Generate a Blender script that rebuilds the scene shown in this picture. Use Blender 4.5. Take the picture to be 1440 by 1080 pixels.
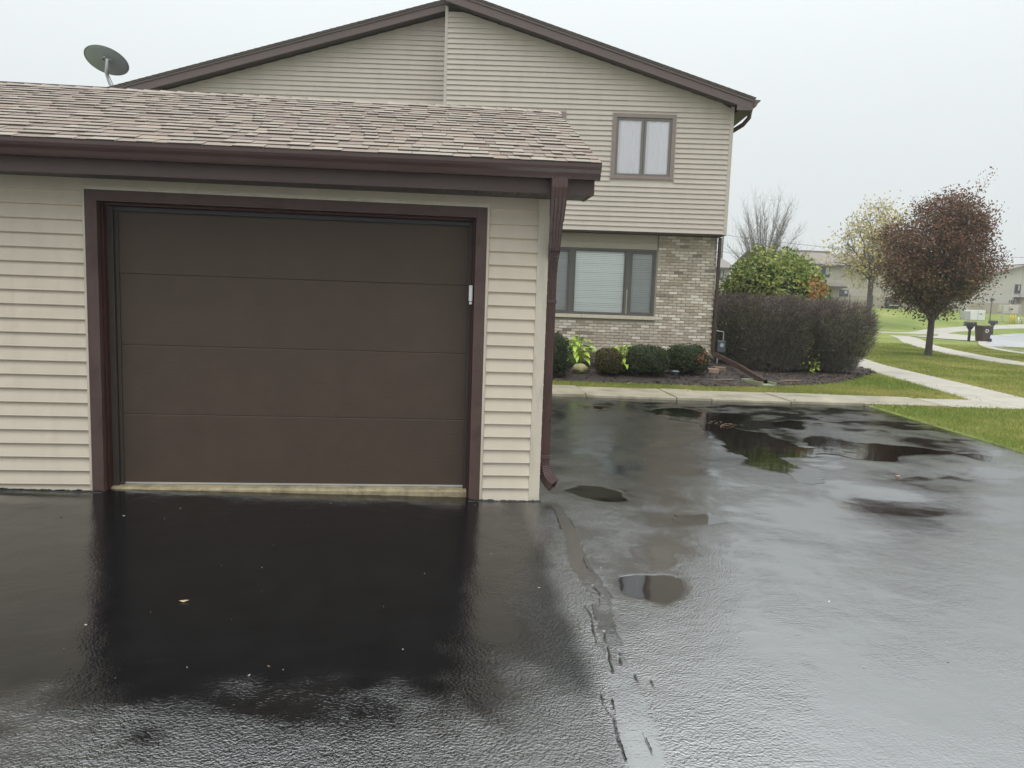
import bpy, math, random
import numpy as np
from mathutils import Vector, Matrix, noise

for o in list(bpy.data.objects):
    bpy.data.objects.remove(o, do_unlink=True)
SC = bpy.context.scene
COL = SC.collection
random.seed(7)
RNG = np.random.default_rng(7)
R = math.radians

# ------------------------------------------------------------------ camera
CAM = Vector((2.5615, -5.648, 1.5201))
cr = Vector((0.99501092, -0.09383559, 0.03388433))
cu = Vector((-0.0231399, 0.11331009, 0.99329017))
cf = Vector((0.09704541, 0.98911865, -0.11057343))
cd = bpy.data.cameras.new('camera')
cd.lens = 36.0 * 1037.04 / 1440.0
cd.sensor_width = 36.0
cd.clip_start = 0.05
cd.clip_end = 3000
cam = bpy.data.objects.new('camera', cd)
COL.objects.link(cam)
cam.matrix_world = Matrix(((cr.x, cu.x, -cf.x, CAM.x), (cr.y, cu.y, -cf.y, CAM.y), (cr.z, cu.z, -cf.z, CAM.z), (0, 0, 0, 1)))
SC.camera = cam

# ------------------------------------------------------------------ world: overcast sky
SUN_EL, SUN_AZ = R(74), R(200)
W = bpy.data.worlds.new('World')
SC.world = W
W.use_nodes = True
wn, wl = W.node_tree.nodes, W.node_tree.links
wn.clear()
out = wn.new('ShaderNodeOutputWorld')
sky = wn.new('ShaderNodeTexSky')
sky.sky_type = 'NISHITA'
sky.sun_disc = False
sky.sun_elevation = SUN_EL
sky.sun_rotation = SUN_AZ
sky.dust_density = 4
bg1 = wn.new('ShaderNodeBackground')
bg1.inputs[1].default_value = 0.10
wl.new(sky.outputs[0], bg1.inputs[0])
tc = wn.new('ShaderNodeTexCoord')
sep = wn.new('ShaderNodeSeparateXYZ')
wl.new(tc.outputs['Generated'], sep.inputs[0])


def wmath(op, a, b=None):
    n = wn.new('ShaderNodeMath')
    n.operation = op
    for i, v in enumerate((a, b)):
        if v is None:
            continue
        if isinstance(v, (int, float)):
            n.inputs[i].default_value = v
        else:
            wl.new(v, n.inputs[i])
    return n.outputs[0]


sz = wmath('MAXIMUM', sep.outputs[2], 0.0)
lin = wmath('MULTIPLY', sz, 0.20)
cub = wmath('MULTIPLY', wmath('POWER', sz, 2.6), 1.5)
lum = wmath('ADD', wmath('ADD', lin, cub), 0.66)
nz = wn.new('ShaderNodeTexNoise')
nz.inputs['Scale'].default_value = 2.2
nz.inputs['Detail'].default_value = 4
wl.new(tc.outputs['Generated'], nz.inputs['Vector'])
cl = wmath('ADD', wmath('MULTIPLY', nz.outputs[0], 0.07), 0.965)
lum = wmath('MULTIPLY', lum, cl)
comb = wn.new('ShaderNodeCombineColor')
wl.new(wmath('MULTIPLY', lum, 0.95), comb.inputs[0])
wl.new(wmath('MULTIPLY', lum, 1.0), comb.inputs[1])
wl.new(wmath('MULTIPLY', lum, 1.0), comb.inputs[2])
bg2 = wn.new('ShaderNodeBackground')
wl.new(comb.outputs[0], bg2.inputs[0])
mixw = wn.new('ShaderNodeMixShader')
mixw.inputs[0].default_value = 0.93
wl.new(bg1.outputs[0], mixw.inputs[1])
wl.new(bg2.outputs[0], mixw.inputs[2])
wl.new(mixw.outputs[0], out.inputs[0])

# ------------------------------------------------------------------ sun, very soft under the cloud
sd = bpy.data.lights.new('sun', 'SUN')
sd.energy = 0.8
sd.angle = R(50)
sd.color = (1.0, 0.985, 0.96)
sun = bpy.data.objects.new('sun', sd)
COL.objects.link(sun)
az = SUN_AZ
sdir = Vector((math.sin(az) * math.cos(SUN_EL), math.cos(az) * math.cos(SUN_EL), math.sin(SUN_EL)))
sun.rotation_euler = sdir.to_track_quat('Z', 'Y').to_euler()

SC.view_settings.view_transform = 'Standard'
SC.view_settings.look = 'None'
SC.view_settings.exposure = 0.32
SC.view_settings.gamma = 1.0
SC.render.engine = 'CYCLES'
SC.cycles.max_bounces = 8
SC.cycles.transparent_max_bounces = 12
SC.cycles.use_denoising = True


# ------------------------------------------------------------------ helpers
def tag(o, label=None, cat=None, group=None, kind=None):
    if label: o['label'] = label
    if cat: o['category'] = cat
    if group: o['group'] = group
    if kind: o['kind'] = kind
    return o


def thing(name, loc, label, cat, group=None, rz=0.0):
    o = bpy.data.objects.new(name, None)
    o.empty_display_size = 0.2
    COL.objects.link(o)
    o.location = loc
    o.rotation_euler[2] = rz
    o['root'] = 1 if rz == 0 else 2
    return tag(o, label, cat, group)


def put(o, parent=None):
    """link; mesh coordinates are world ones unless the thing is turned (then its own)"""
    COL.objects.link(o)
    if parent is not None:
        o.parent = parent
        if parent.get('root') == 1:
            o.location = -Vector(parent.location)
    return o


def obj(name, verts, faces, mat=None, parent=None, smooth=False, bevel=0):
    me = bpy.data.meshes.new(name)
    me.from_pydata([tuple(v) for v in verts], [], faces)
    if mat: me.materials.append(mat)
    if smooth:
        for p in me.polygons: p.use_smooth = True
    o = bpy.data.objects.new(name, me)
    put(o, parent)
    if bevel:
        b = o.modifiers.new('bevel', 'BEVEL')
        b.width = bevel
        b.segments = 2
        b.limit_method = 'ANGLE'
    return o


def np_obj(name, V, F, mat=None, parent=None, col=None, smooth=False):
    """V (n,3); F (m,k) ; col (n,3) optional natural colour of each leaf"""
    V = np.asarray(V, np.float32); F = np.asarray(F, np.int32)
    me = bpy.data.meshes.new(name)
    k = F.shape[1]
    me.vertices.add(len(V)); me.vertices.foreach_set('co', V.ravel())
    me.loops.add(F.size); me.loops.foreach_set('vertex_index', F.ravel())
    me.polygons.add(len(F)); me.polygons.foreach_set('loop_start', np.arange(0, F.size, k, dtype=np.int32))
    me.update(calc_edges=True)
    if smooth:
        me.polygons.foreach_set('use_smooth', np.ones(len(F), bool))
    if col is not None:
        a = me.color_attributes.new('col', 'FLOAT_COLOR', 'POINT')
        c4 = np.ones((len(V), 4), np.float32); c4[:, :3] = col
        a.data.foreach_set('color', c4.ravel())
    if mat: me.materials.append(mat)
    me.validate()
    o = bpy.data.objects.new(name, me)
    return put(o, parent)


class MB:
    def __init__(s): s.v = []; s.f = []

    def add(s, vs, fs):
        n = len(s.v); s.v += [tuple(v) for v in vs]; s.f += [tuple(i + n for i in f) for f in fs]; return s

    def box(s, x0, x1, y0, y1, z0, z1):
        return s.add([(x0, y0, z0), (x1, y0, z0), (x1, y1, z0), (x0, y1, z0), (x0, y0, z1), (x1, y0, z1), (x1, y1, z1), (x0, y1, z1)],
                     [(3, 2, 1, 0), (4, 5, 6, 7), (0, 1, 5, 4), (1, 2, 6, 5), (2, 3, 7, 6), (3, 0, 4, 7)])

    def prism(s, poly, ext):
        """closed 3-D polygon extruded by vector"""
        n = len(poly); e = Vector(ext)
        vs = [Vector(p) for p in poly]; vs += [p + e for p in vs]
        fs = [tuple(range(n))[::-1], tuple(range(n, 2 * n))] + [(i, (i + 1) % n, (i + 1) % n + n, i + n) for i in range(n)]
        return s.add(vs, fs)

    def profx(s, prof, xl, xr):
        """profile of (y,z) run along x; xl, xr numbers or functions of z"""
        fl = xl if callable(xl) else (lambda z: xl)
        fr = xr if callable(xr) else (lambda z: xr)
        n = len(prof)
        vs = [(fl(z), y, z) for y, z in prof] + [(fr(z), y, z) for y, z in prof]
        fs = [tuple(range(n)), tuple(range(n, 2 * n))[::-1]] + [(i, i + n, (i + 1) % n + n, (i + 1) % n) for i in range(n)]
        return s.add(vs, fs)

    def tube(s, pts, rad, n=6, cap=True):
        pts = [Vector(p) for p in pts]
        if not hasattr(rad, '__len__'): rad = [rad] * len(pts)
        base = len(s.v)
        prev = None
        for i, p in enumerate(pts):
            t = (pts[min(i + 1, len(pts) - 1)] - pts[max(i - 1, 0)]).normalized()
            a = prev if prev is not None else (Vector((1, 0, 0)) if abs(t.x) < .9 else Vector((0, 1, 0)))
            a = (a - t * a.dot(t)).normalized(); prev = a
            b = t.cross(a)
            for k in range(n):
                w = 2 * math.pi * k / n
                s.v.append(tuple(p + (a * math.cos(w) + b * math.sin(w)) * rad[i]))
        for i in range(len(pts) - 1):
            for k in range(n):
                s.f.append((base + i * n + k, base + i * n + (k + 1) % n, base + (i + 1) * n + (k + 1) % n, base + (i + 1) * n + k))
        if cap:
            s.f.append(tuple(base + k for k in range(n))[::-1])
            s.f.append(tuple(base + (len(pts) - 1) * n + k for k in range(n)))
        return s

    def build(s, name, mat, parent=None, smooth=False, bevel=0):
        return obj(name, s.v, s.f, mat, parent, smooth, bevel)


# ------------------------------------------------------------------ materials
def newmat(name):
    m = bpy.data.materials.new(name); m.use_nodes = True
    nt = m.node_tree; nt.nodes.clear()
    o = nt.nodes.new('ShaderNodeOutputMaterial')
    return m, nt, o


class NT:
    def __init__(s, nt): s.nt = nt

    def n(s, t, **k):
        x = s.nt.nodes.new('ShaderNode' + t)
        for a, b in k.items(): setattr(x, a, b)
        return x

    def l(s, a, b): s.nt.links.new(a, b)

    def m(s, op, a, b=None, c=None, clamp=False):
        x = s.n('Math', operation=op, use_clamp=clamp)
        for i, v in enumerate((a, b, c)):
            if v is None: continue
            if isinstance(v, (int, float)): x.inputs[i].default_value = v
            else: s.l(v, x.inputs[i])
        return x.outputs[0]

    def noise(s, vec, scale, detail=3, rough=.5):
        x = s.n('TexNoise'); x.inputs['Scale'].default_value = scale; x.inputs['Detail'].default_value = detail
        x.inputs['Roughness'].default_value = rough
        if vec is not None: s.l(vec, x.inputs['Vector'])
        return x.outputs[0]

    def coord(s, stretch=None, which='Object'):
        t = s.n('TexCoord')
        if stretch is None: return t.outputs[which]
        mp = s.n('Mapping'); mp.inputs['Scale'].default_value = stretch
        s.l(t.outputs[which], mp.inputs[0]); return mp.outputs[0]

    def mix(s, f, a, b, blend='MIX'):
        x = s.n('Mix', data_type='RGBA', blend_type=blend)
        if isinstance(f, (int, float)): x.inputs[0].default_value = f
        else: s.l(f, x.inputs[0])
        for i, v in ((6, a), (7, b)):
            if isinstance(v, tuple): x.inputs[i].default_value = (*v, 1)
            else: s.l(v, x.inputs[i])
        return x.outputs[2]

    def ramp(s, f, stops, interp='LINEAR'):
        x = s.n('ValToRGB'); cr_ = x.color_ramp; cr_.interpolation = interp
        while len(cr_.elements) < len(stops): cr_.elements.new(.5)
        for e, (p, c) in zip(cr_.elements, stops): e.position = p; e.color = (*c, 1)
        s.l(f, x.inputs[0]); return x.outputs[0]

    def bump(s, h, dist, strength=1.0, normal=None):
        b = s.n('Bump'); b.inputs['Distance'].default_value = dist
        if isinstance(strength, (int, float)): b.inputs['Strength'].default_value = strength
        else: s.l(strength, b.inputs['Strength'])
        s.l(h, b.inputs['Height'])
        if normal is not None: s.l(normal, b.inputs['Normal'])
        return b.outputs[0]


def surf(name, col, rough=.5, var=.15, scale=6, stretch=None, dirt=None, dirt_scale=3, dirt_stretch=None, bump=0, bscale=60, bstretch=None,
         spec=.5, metal=0.0, rvar=.1):
    m, nt, o = newmat(name); q = NT(nt)
    p = q.n('BsdfPrincipled'); q.l(p.outputs[0], o.inputs[0])
    n1 = q.noise(q.coord(stretch), scale, 4, .6)
    lo = tuple(c * (1 - var) for c in col); hi = tuple(min(1, c * (1 + var)) for c in col)
    c = q.ramp(n1, [(.28, lo), (.72, hi)])
    if dirt:
        n2 = q.noise(q.coord(dirt_stretch), dirt_scale, 5, .65)
        f = q.ramp(n2, [(.5, (0, 0, 0)), (.75, (1, 1, 1))])
        c = q.mix(f, c, dirt)
    q.l(c, p.inputs['Base Color'])
    p.inputs['Metallic'].default_value = metal
    p.inputs['Specular IOR Level'].default_value = spec
    q.l(q.m('MULTIPLY_ADD', n1, rvar * 2, rough - rvar), p.inputs['Roughness'])
    if bump:
        q.l(q.bump(q.noise(q.coord(bstretch), bscale, 4, .6), bump), p.inputs['Normal'])
    return m


def rnd_surf(name, stops, rough=.8, bump=.002, bscale=80, speck=.25, sscale=120, interp='LINEAR', wet=.3):
    """pieces of one kind, each with its own colour"""
    m, nt, o = newmat(name); q = NT(nt)
    p = q.n('BsdfPrincipled'); q.l(p.outputs[0], o.inputs[0])
    g = q.n('NewGeometry'); oi = q.n('ObjectInfo')
    f = q.m('FRACT', q.m('ADD', g.outputs['Random Per Island'], oi.outputs['Random']))
    c = q.ramp(f, stops, interp)
    n = q.noise(q.coord(which='Generated') if False else g.outputs['Position'], sscale, 3, .7)
    k = q.m('MULTIPLY_ADD', n, speck * 2, 1 - speck)
    cc = q.n('CombineColor')
    for i in range(3): q.l(k, cc.inputs[i])
    c = q.mix(1.0, c, cc.outputs[0], 'MULTIPLY')
    q.l(c, p.inputs['Base Color']); p.inputs['Roughness'].default_value = rough
    p.inputs['Specular IOR Level'].default_value = wet
    if bump: q.l(q.bump(q.noise(g.outputs['Position'], bscale, 4, .6), bump), p.inputs['Normal'])
    return m


def leafmat(name, rough=.5, trans=.25, spec=.3):
    m, nt, o = newmat(name); q = NT(nt)
    p = q.n('BsdfPrincipled')
    a = q.n('Attribute', attribute_name='col')
    q.l(a.outputs['Color'], p.inputs['Base Color']); p.inputs['Roughness'].default_value = rough
    p.inputs['Specular IOR Level'].default_value = spec
    t = q.n('BsdfTranslucent'); q.l(a.outputs['Color'], t.inputs[0])
    mx = q.n('MixShader'); mx.inputs[0].default_value = trans
    q.l(p.outputs[0], mx.inputs[1]); q.l(t.outputs[0], mx.inputs[2]); q.l(mx.outputs[0], o.inputs[0])
    return m


def glassmat(name, ior=1.5, tint=(1, 1, 1), rough=0.0, wave=0):
    m, nt, o = newmat(name); q = NT(nt)
    fr = q.n('Fresnel'); fr.inputs[0].default_value = ior
    gl = q.n('BsdfGlossy'); gl.inputs['Roughness'].default_value = rough
    tr = q.n('BsdfTransparent'); tr.inputs[0].default_value = (*tint, 1)
    if wave:
        b = q.bump(q.noise(q.coord(), 3.0, 2), wave)
        q.l(b, fr.inputs['Normal']); q.l(b, gl.inputs['Normal'])
    mx = q.n('MixShader'); q.l(fr.outputs[0], mx.inputs[0]); q.l(tr.outputs[0], mx.inputs[1]); q.l(gl.outputs[0], mx.inputs[2])
    q.l(mx.outputs[0], o.inputs[0]); return m


M = {}
M['siding'] = surf('beige vinyl siding', (.615, .535, .43), .42, .05, 3, dirt=(.565, .49, .393), dirt_scale=2.2, dirt_stretch=(5, 5, .6), bump=.0006, bscale=40, bstretch=(.5, 1, 6))
M['hsiding'] = surf('stone grey vinyl siding', (.49, .43, .375), .45, .04, 2, dirt=(.44, .387, .337), dirt_scale=1.2, dirt_stretch=(2, 2, .5))
M['post'] = surf('beige corner post', (.58, .515, .42), .42, .05, 4, dirt=(.42, .38, .30), dirt_scale=3, dirt_stretch=(4, 4, .7))
M['hpost'] = surf('stone grey corner post', (.475, .43, .375), .45, .04, 3)
M['trim'] = surf('brown painted trim', (.100, .064, .057), .45, .14, 8, spec=.28, dirt=(.065, .038, .034), dirt_scale=5, bump=.0008, bscale=30)
M['jamb'] = surf('dark red brown jamb', (.070, .030, .026), .45, .15, 8, spec=.25, bump=.001, bscale=25)
M['fascia'] = surf('brown aluminium fascia', (.092, .064, .059), .45, .08, 3, spec=.28, bump=.0006, bscale=6)
M['rake'] = surf('taupe brown rake board', (.132, .100, .095), .5, .06, 3, spec=.28)
M['gutter'] = surf('brown gutter', (.062, .034, .029), .24, .10, 4, spec=.6, rvar=.05)
M['spout'] = surf('brown downspout', (.080, .044, .040), .30, .12, 6, spec=.5)
M['soffit'] = surf('brown soffit', (.07, .055, .052), .5, .1, 5)
M['door'] = surf('dark brown garage door', (.083, .060, .045), .5, .08, 4, spec=.22, bump=.0016, bscale=55, bstretch=(.35, 1, 3.0))
M['seal'] = surf('grey rubber weather seal', (.058, .047, .040), .5, .1, 6, spec=.25)
M['silver'] = surf('aluminium strip', (.75, .76, .78), .3, .05, 6, metal=.8)
M['sillconc'] = surf('stained concrete threshold', (.36, .30, .185), .7, .3, 14, dirt=(.15, .115, .07), dirt_scale=9, bump=.003, bscale=40)
M['white'] = surf('white plastic', (.75, .75, .73), .4, .05, 8)
M['core'] = surf('dark wall core', (.05, .048, .045), .8, .1, 4)
M['deck'] = surf('roof deck felt', (.07, .06, .055), .85, .2, 8)
M['shingle'] = rnd_surf('asphalt shingle', [(0, (.225, .185, .15)), (.2, (.285, .24, .195)), (.4, (.25, .205, .17)), (.6, (.335, .29, .24)), (.8, (.26, .215, .18)), (1, (.31, .26, .215))],
                         .6, .0015, 160, .45, 180, wet=.3)
M['shingle_low'] = rnd_surf('asphalt shingle lower ply', [(0, (.19, .14, .115)), (.3, (.25, .19, .15)), (.55, (.30, .235, .185)), (.75, (.19, .145, .125)), (1, (.27, .21, .165))],
                         .6, .0015, 160, .45, 180, wet=.3)
M['dshingle'] = surf('dark roof shingle', (.10, .088, .08), .8, .25, 12, bump=.004, bscale=20)
M['brick'] = rnd_surf('tumbled grey brick', [(0, (.44, .375, .295)), (.2, (.52, .455, .37)), (.36, (.37, .315, .245)), (.52, (.585, .515, .425)), (.66, (.47, .40, .32)), (.78, (.69, .625, .53)), (.90, (.74, .68, .59)), (.955, (.46, .41, .34)), (.975, (.20, .175, .15)), (.99, (.44, .34, .26)), (1, (.47, .42, .35))], .8, .004, 60, .4, 45)
M['mortar'] = surf('mortar', (.33, .295, .24), .9, .2, 30, bump=.003, bscale=80)
M['stone'] = surf('cut stone sill', (.58, .51, .40), .7, .1, 10, bump=.001, bscale=60)
M['fnd'] = rnd_surf('brown ledge stone', [(0, (.16, .12, .09)), (.5, (.24, .18, .13)), (.8, (.32, .29, .25)), (1, (.2, .15, .11))], .8, .004, 40, .3, 30)
M['wframe'] = surf('taupe window casing', (.235, .185, .165), .4, .07, 5)
M['sash'] = surf('grey brown window sash', (.16, .145, .13), .4, .07, 6)
M['lsash'] = surf('dark grey window frame', (.105, .10, .092), .4, .07, 6)
M['glass'] = glassmat('window glass', 1.3)
M['curtain'] = surf('lavender white curtain', (.95, .93, .99), .8, .02, 2)
M['blind'] = surf('pale mint blind slat', (.92, .97, .95), .45, .02, 2)
M['screen'] = None
M['headpanel'] = surf('beige header panel', (.40, .365, .295), .5, .06, 3)
M['room'] = surf('room wall', (.30, .29, .28), .9, .05, 2)
M['conc'] = surf('wet concrete walk', (.31, .275, .205), .5, .25, 2.2, dirt=(.15, .122, .08), dirt_scale=1.5, bump=.002, bscale=60, spec=.5)
M['conc2'] = surf('pale concrete walk', (.37, .345, .29), .6, .14, 2, dirt=(.27, .245, .195), dirt_scale=.8, bump=.002, bscale=60)
M['road'] = surf('pale wet road', (.35, .36, .37), .35, .2, .8, dirt=(.16, .16, .17), dirt_scale=.35, spec=.6)
M['mulchbase'] = surf('dark bark mulch', (.035, .026, .022), .8, .5, 14, bump=.02, bscale=25)
M['chip'] = rnd_surf('mulch chip', [(0, (.02, .015, .013)), (.6, (.05, .035, .028)), (.85, (.085, .055, .04)), (1, (.14, .08, .05))], .6, 0, 10, .2, 60)
M['bark'] = surf('bark', (.075, .060, .05), .85, .35, 10, stretch=(1, 1, .25), bump=.01, bscale=18, bstretch=(1, 1, .25))
M['twig'] = surf('bare twig', (.17, .155, .14), .8, .2, 6)
M['leaf'] = leafmat('leaf')
M['hostaleaf'] = surf('lime hosta leaf', (.33, .46, .045), .35, .25, 9, spec=.5)
M['rock'] = surf('lichen rock', (.34, .31, .16), .8, .3, 9, dirt=(.16, .15, .06), dirt_scale=7, bump=.012, bscale=14)
M['pstone'] = surf('pale stone', (.62, .58, .52), .8, .15, 9, bump=.006, bscale=20)
M['edge'] = surf('reddish paver', (.30, .20, .15), .8, .2, 9, bump=.004, bscale=20)
M['black'] = surf('black plastic', (.02, .02, .022), .4, .1, 8)
M['dish'] = surf('grey dish', (.29, .315, .335), .45, .05, 4)
M['dishmetal'] = surf('galvanised bracket', (.45, .46, .47), .4, .1, 12, metal=.5)
M['meter'] = surf('blue grey meter', (.07, .09, .10), .5, .1, 10)
M['splash'] = surf('mossy concrete splash block', (.24, .25, .15), .8, .25, 9, bump=.003, bscale=40)
M['wood'] = surf('weathered wood', (.19, .125, .085), .8, .3, 12, stretch=(1, 6, 6))
M['fwall'] = surf('far beige siding', (.46, .42, .36), .6, .05, .6)
M['fwall2'] = surf('far pale siding', (.52, .49, .45), .6, .05, .6)
M['froof'] = surf('far roof', (.22, .19, .17), .8, .12, 1.5)
M['fdark'] = surf('far dark trim', (.085, .075, .075), .6, .1, 1)
M['fglass'] = surf('far window glass', (.045, .05, .058), .12, .2, .5, spec=.6)
M['fcurt'] = surf('far window blind', (.42, .42, .42), .6, .05, 1)
M['fence'] = surf('far tan fence', (.36, .315, .25), .7, .08, 1)
M['fbrick'] = surf('far brick', (.40, .34, .28), .8, .25, 6)
M['pole'] = surf('utility pole wood', (.16, .145, .135), .85, .2, 3)
M['wire'] = surf('wire', (.08, .08, .085), .6, .1, 3)
M['bin'] = surf('brown cart plastic', (.055, .030, .026), .45, .1, 4)
M['box'] = surf('pale utility box', (.72, .73, .72), .45, .04, 2)
M['beigebox'] = surf('beige cabinet', (.50, .47, .40), .5, .05, 2)
M['yellow'] = surf('yellow bollard', (.62, .47, .06), .5, .1, 4)
M['galv'] = surf('galvanised post', (.40, .40, .39), .5, .1, 6)


def screenmat():
    m, nt, o = newmat('insect screen'); q = NT(nt)
    d = q.n('BsdfDiffuse'); d.inputs[0].default_value = (.05, .05, .05, 1)
    t = q.n('BsdfTransparent'); mx = q.n('MixShader'); mx.inputs[0].default_value = .30
    q.l(t.outputs[0], mx.inputs[1]); q.l(d.outputs[0], mx.inputs[2]); q.l(mx.outputs[0], o.inputs[0]); return m


M['screen'] = screenmat()


def asphaltmat():
    m, nt, o = newmat('wet sealed asphalt'); q = NT(nt)
    p = q.n('BsdfPrincipled'); q.l(p.outputs[0], o.inputs[0])
    g = q.n('NewGeometry'); pos = g.outputs['Position']
    a = q.n('Attribute', attribute_name='film'); film = a.outputs['Fac']      # 0 grainy, 1 smooth film of water
    w = q.n('Attribute', attribute_name='pool'); pool = w.outputs['Fac']      # under standing water
    patch = q.noise(pos, 1.1, 4, .6)
    patch2 = q.noise(pos, .45, 3, .5)
    mp = q.n('Mapping'); mp.inputs['Scale'].default_value = (1.0, .75, 1); mp.inputs['Rotation'].default_value = (0, 0, .25); q.l(pos, mp.inputs[0])
    patch3 = q.noise(mp.outputs[0], 3.2, 4, .65)
    base = q.ramp(q.noise(pos, 5, 5, .7), [(.3, (.0035, .0038, .0044)), (.75, (.008, .0085, .0095))])
    q.l(base, p.inputs['Base Color'])
    r = q.m('MULTIPLY_ADD', patch, .12, .035)
    q.l(q.m('MULTIPLY', r, q.m('SUBTRACT', 1.0, q.m('MULTIPLY', film, .8))), p.inputs['Roughness'])
    p.inputs['IOR'].default_value = 4.6
    sl = q.n('Attribute', attribute_name='seal')
    q.l(q.m('MULTIPLY', q.m('MULTIPLY_ADD', pool, -.47, .5), q.m('MULTIPLY_ADD', sl.outputs['Fac'], -.86, 1.0)), p.inputs['Specular IOR Level'])
    fine = q.noise(pos, 82, 2.5, .6)
    mid = q.noise(pos, 17, 2, .5)
    h = q.m('ADD', q.m('MULTIPLY', fine, .0056), q.m('MULTIPLY', mid, .0034))
    amp = q.ramp(q.m('ADD', q.m('MULTIPLY_ADD', patch2, .35, q.m('MULTIPLY', patch, .25)), q.m('MULTIPLY', patch3, .40)), [(.42, (.16, .16, .16)), (.56, (1, 1, 1))])
    gt = q.n('Attribute', attribute_name='grit')
    amp = q.m('MAXIMUM', amp, gt.outputs['Fac'])
    st = q.m('MULTIPLY', amp, q.m('SUBTRACT', 1.0, q.m('MULTIPLY', film, .93)))
    b1 = q.bump(h, 1.0, q.m('MULTIPLY', st, 1.0))
    b2 = q.bump(q.noise(pos, 2.2, 3, .5), .012, .5, b1)
    q.l(b2, p.inputs['Normal'])
    return m


M['asphalt'] = asphaltmat()
M['water'] = glassmat('puddle water', 3.8, (.55, .55, .55), 0.045, wave=.002)


def lawnmat():
    m, nt, o = newmat('lawn'); q = NT(nt)
    p = q.n('BsdfPrincipled'); q.l(p.outputs[0], o.inputs[0])
    g = q.n('NewGeometry'); pos = g.outputs['Position']
    n1 = q.noise(pos, .22, 4, .6); n2 = q.noise(pos, 9, 4, .7)
    c1 = q.ramp(n1, [(.35, (.15, .21, .04)), (.55, (.22, .26, .065)), (.7, (.31, .31, .10))])
    c2 = q.ramp(n2, [(.3, (.6, .6, .6)), (.7, (1.25, 1.25, 1.2))])
    q.l(q.mix(1.0, c1, c2, 'MULTIPLY'), p.inputs['Base Color'])
    p.inputs['Roughness'].default_value = .85; p.inputs['Specular IOR Level'].default_value = .2
    q.l(q.bump(q.noise(pos, 30, 4, .7), .04), p.inputs['Normal'])
    return m


M['lawn'] = lawnmat()
# ------------------------------------------------------------------ the lie of the land
HA = R(5.94)
HX, HY = 6.0, 11.2
EU = Vector((math.cos(HA), -math.sin(HA))); EV = Vector((math.sin(HA), math.cos(HA)))


def hw(u, v):
    return (HX + EU.x * u + EV.x * v, HY + EU.y * u + EV.y * v)


def sstep(t):
    t = np.clip(t, 0, 1); return t * t * (3 - 2 * t)


def ground(x, y):
    """lawn height; a bed mounded against the house, a rise far behind"""
    x = np.asarray(x, float); y = np.asarray(y, float)
    d = 0.0977 * (x - 2.56) + 0.995 * (y + 5.65)
    z = -.02 + 2.5 * sstep((d - 62) / 38)
    v = (x - HX) * EV.x + (y - HY) * EV.y; u = (x - HX) * EU.x + (y - HY) * EU.y
    m = sstep((v + 2.7) / 2.9) * sstep((4.6 - u) / 2.2)
    return z + .27 * m


def gz(x, y): return float(ground(x, y))


def walk_front(x): return 6.55 - .075 * (x - 4.5)     # kerb line of the walk along the driveway


def drive_right(y): return 9.42 + .11 * (y - 2.28)


# lawn: two conforming sheets in one object
def spaced(*segs):
    o = []
    for a, b, s in segs: o += list(np.arange(a, b, s))
    o.append(segs[-1][1]); return np.array(o)


def grid_faces(nx, ny, off=0):
    i, j = np.meshgrid(np.arange(nx - 1), np.arange(ny - 1), indexing='ij')
    a = (i * ny + j).ravel() + off
    return np.stack([a, a + ny, a + ny + 1, a + 1], 1)


xs = spaced((-300, -40, 20), (-40, 0, 4), (0, 30, .5), (30, 90, 2), (90, 200, 10), (200, 700, 50))
ts = spaced((0, 14, .4), (14, 40, 1), (40, 120, 2), (120, 300, 15), (300, 800, 50))
X, T = np.meshgrid(xs, ts, indexing='ij')
Y = walk_front(np.clip(X, -5, 40)) + .03 + T
VB = np.stack([X, Y, ground(X, Y)], -1).reshape(-1, 3); FB = grid_faces(len(xs), len(ts))
ys = spaced((-60, -6, 6), (-6, 0, .5), (0, 1, .25))
tx = spaced((0, .24, .12), (.24, 12, .4), (12, 60, 4), (60, 400, 40))
TX, S = np.meshgrid(tx, np.linspace(0, 1, 40), indexing='ij')
YA0 = -40 + (walk_front(9.8) + .03 + 40) * S
XA = drive_right(YA0) + TX - .12
YA = -40 + (walk_front(np.clip(XA, -5, 40)) + .03 + 40) * S
VA = np.stack([XA, YA, np.where(TX < .05, -.09, -.02)], -1).reshape(-1, 3); FA = grid_faces(len(tx), 40, len(VB))
tag(np_obj('lawn', np.concatenate([VB, VA]), np.concatenate([FB, FA]), M['lawn'], smooth=True), kind='structure')

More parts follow.
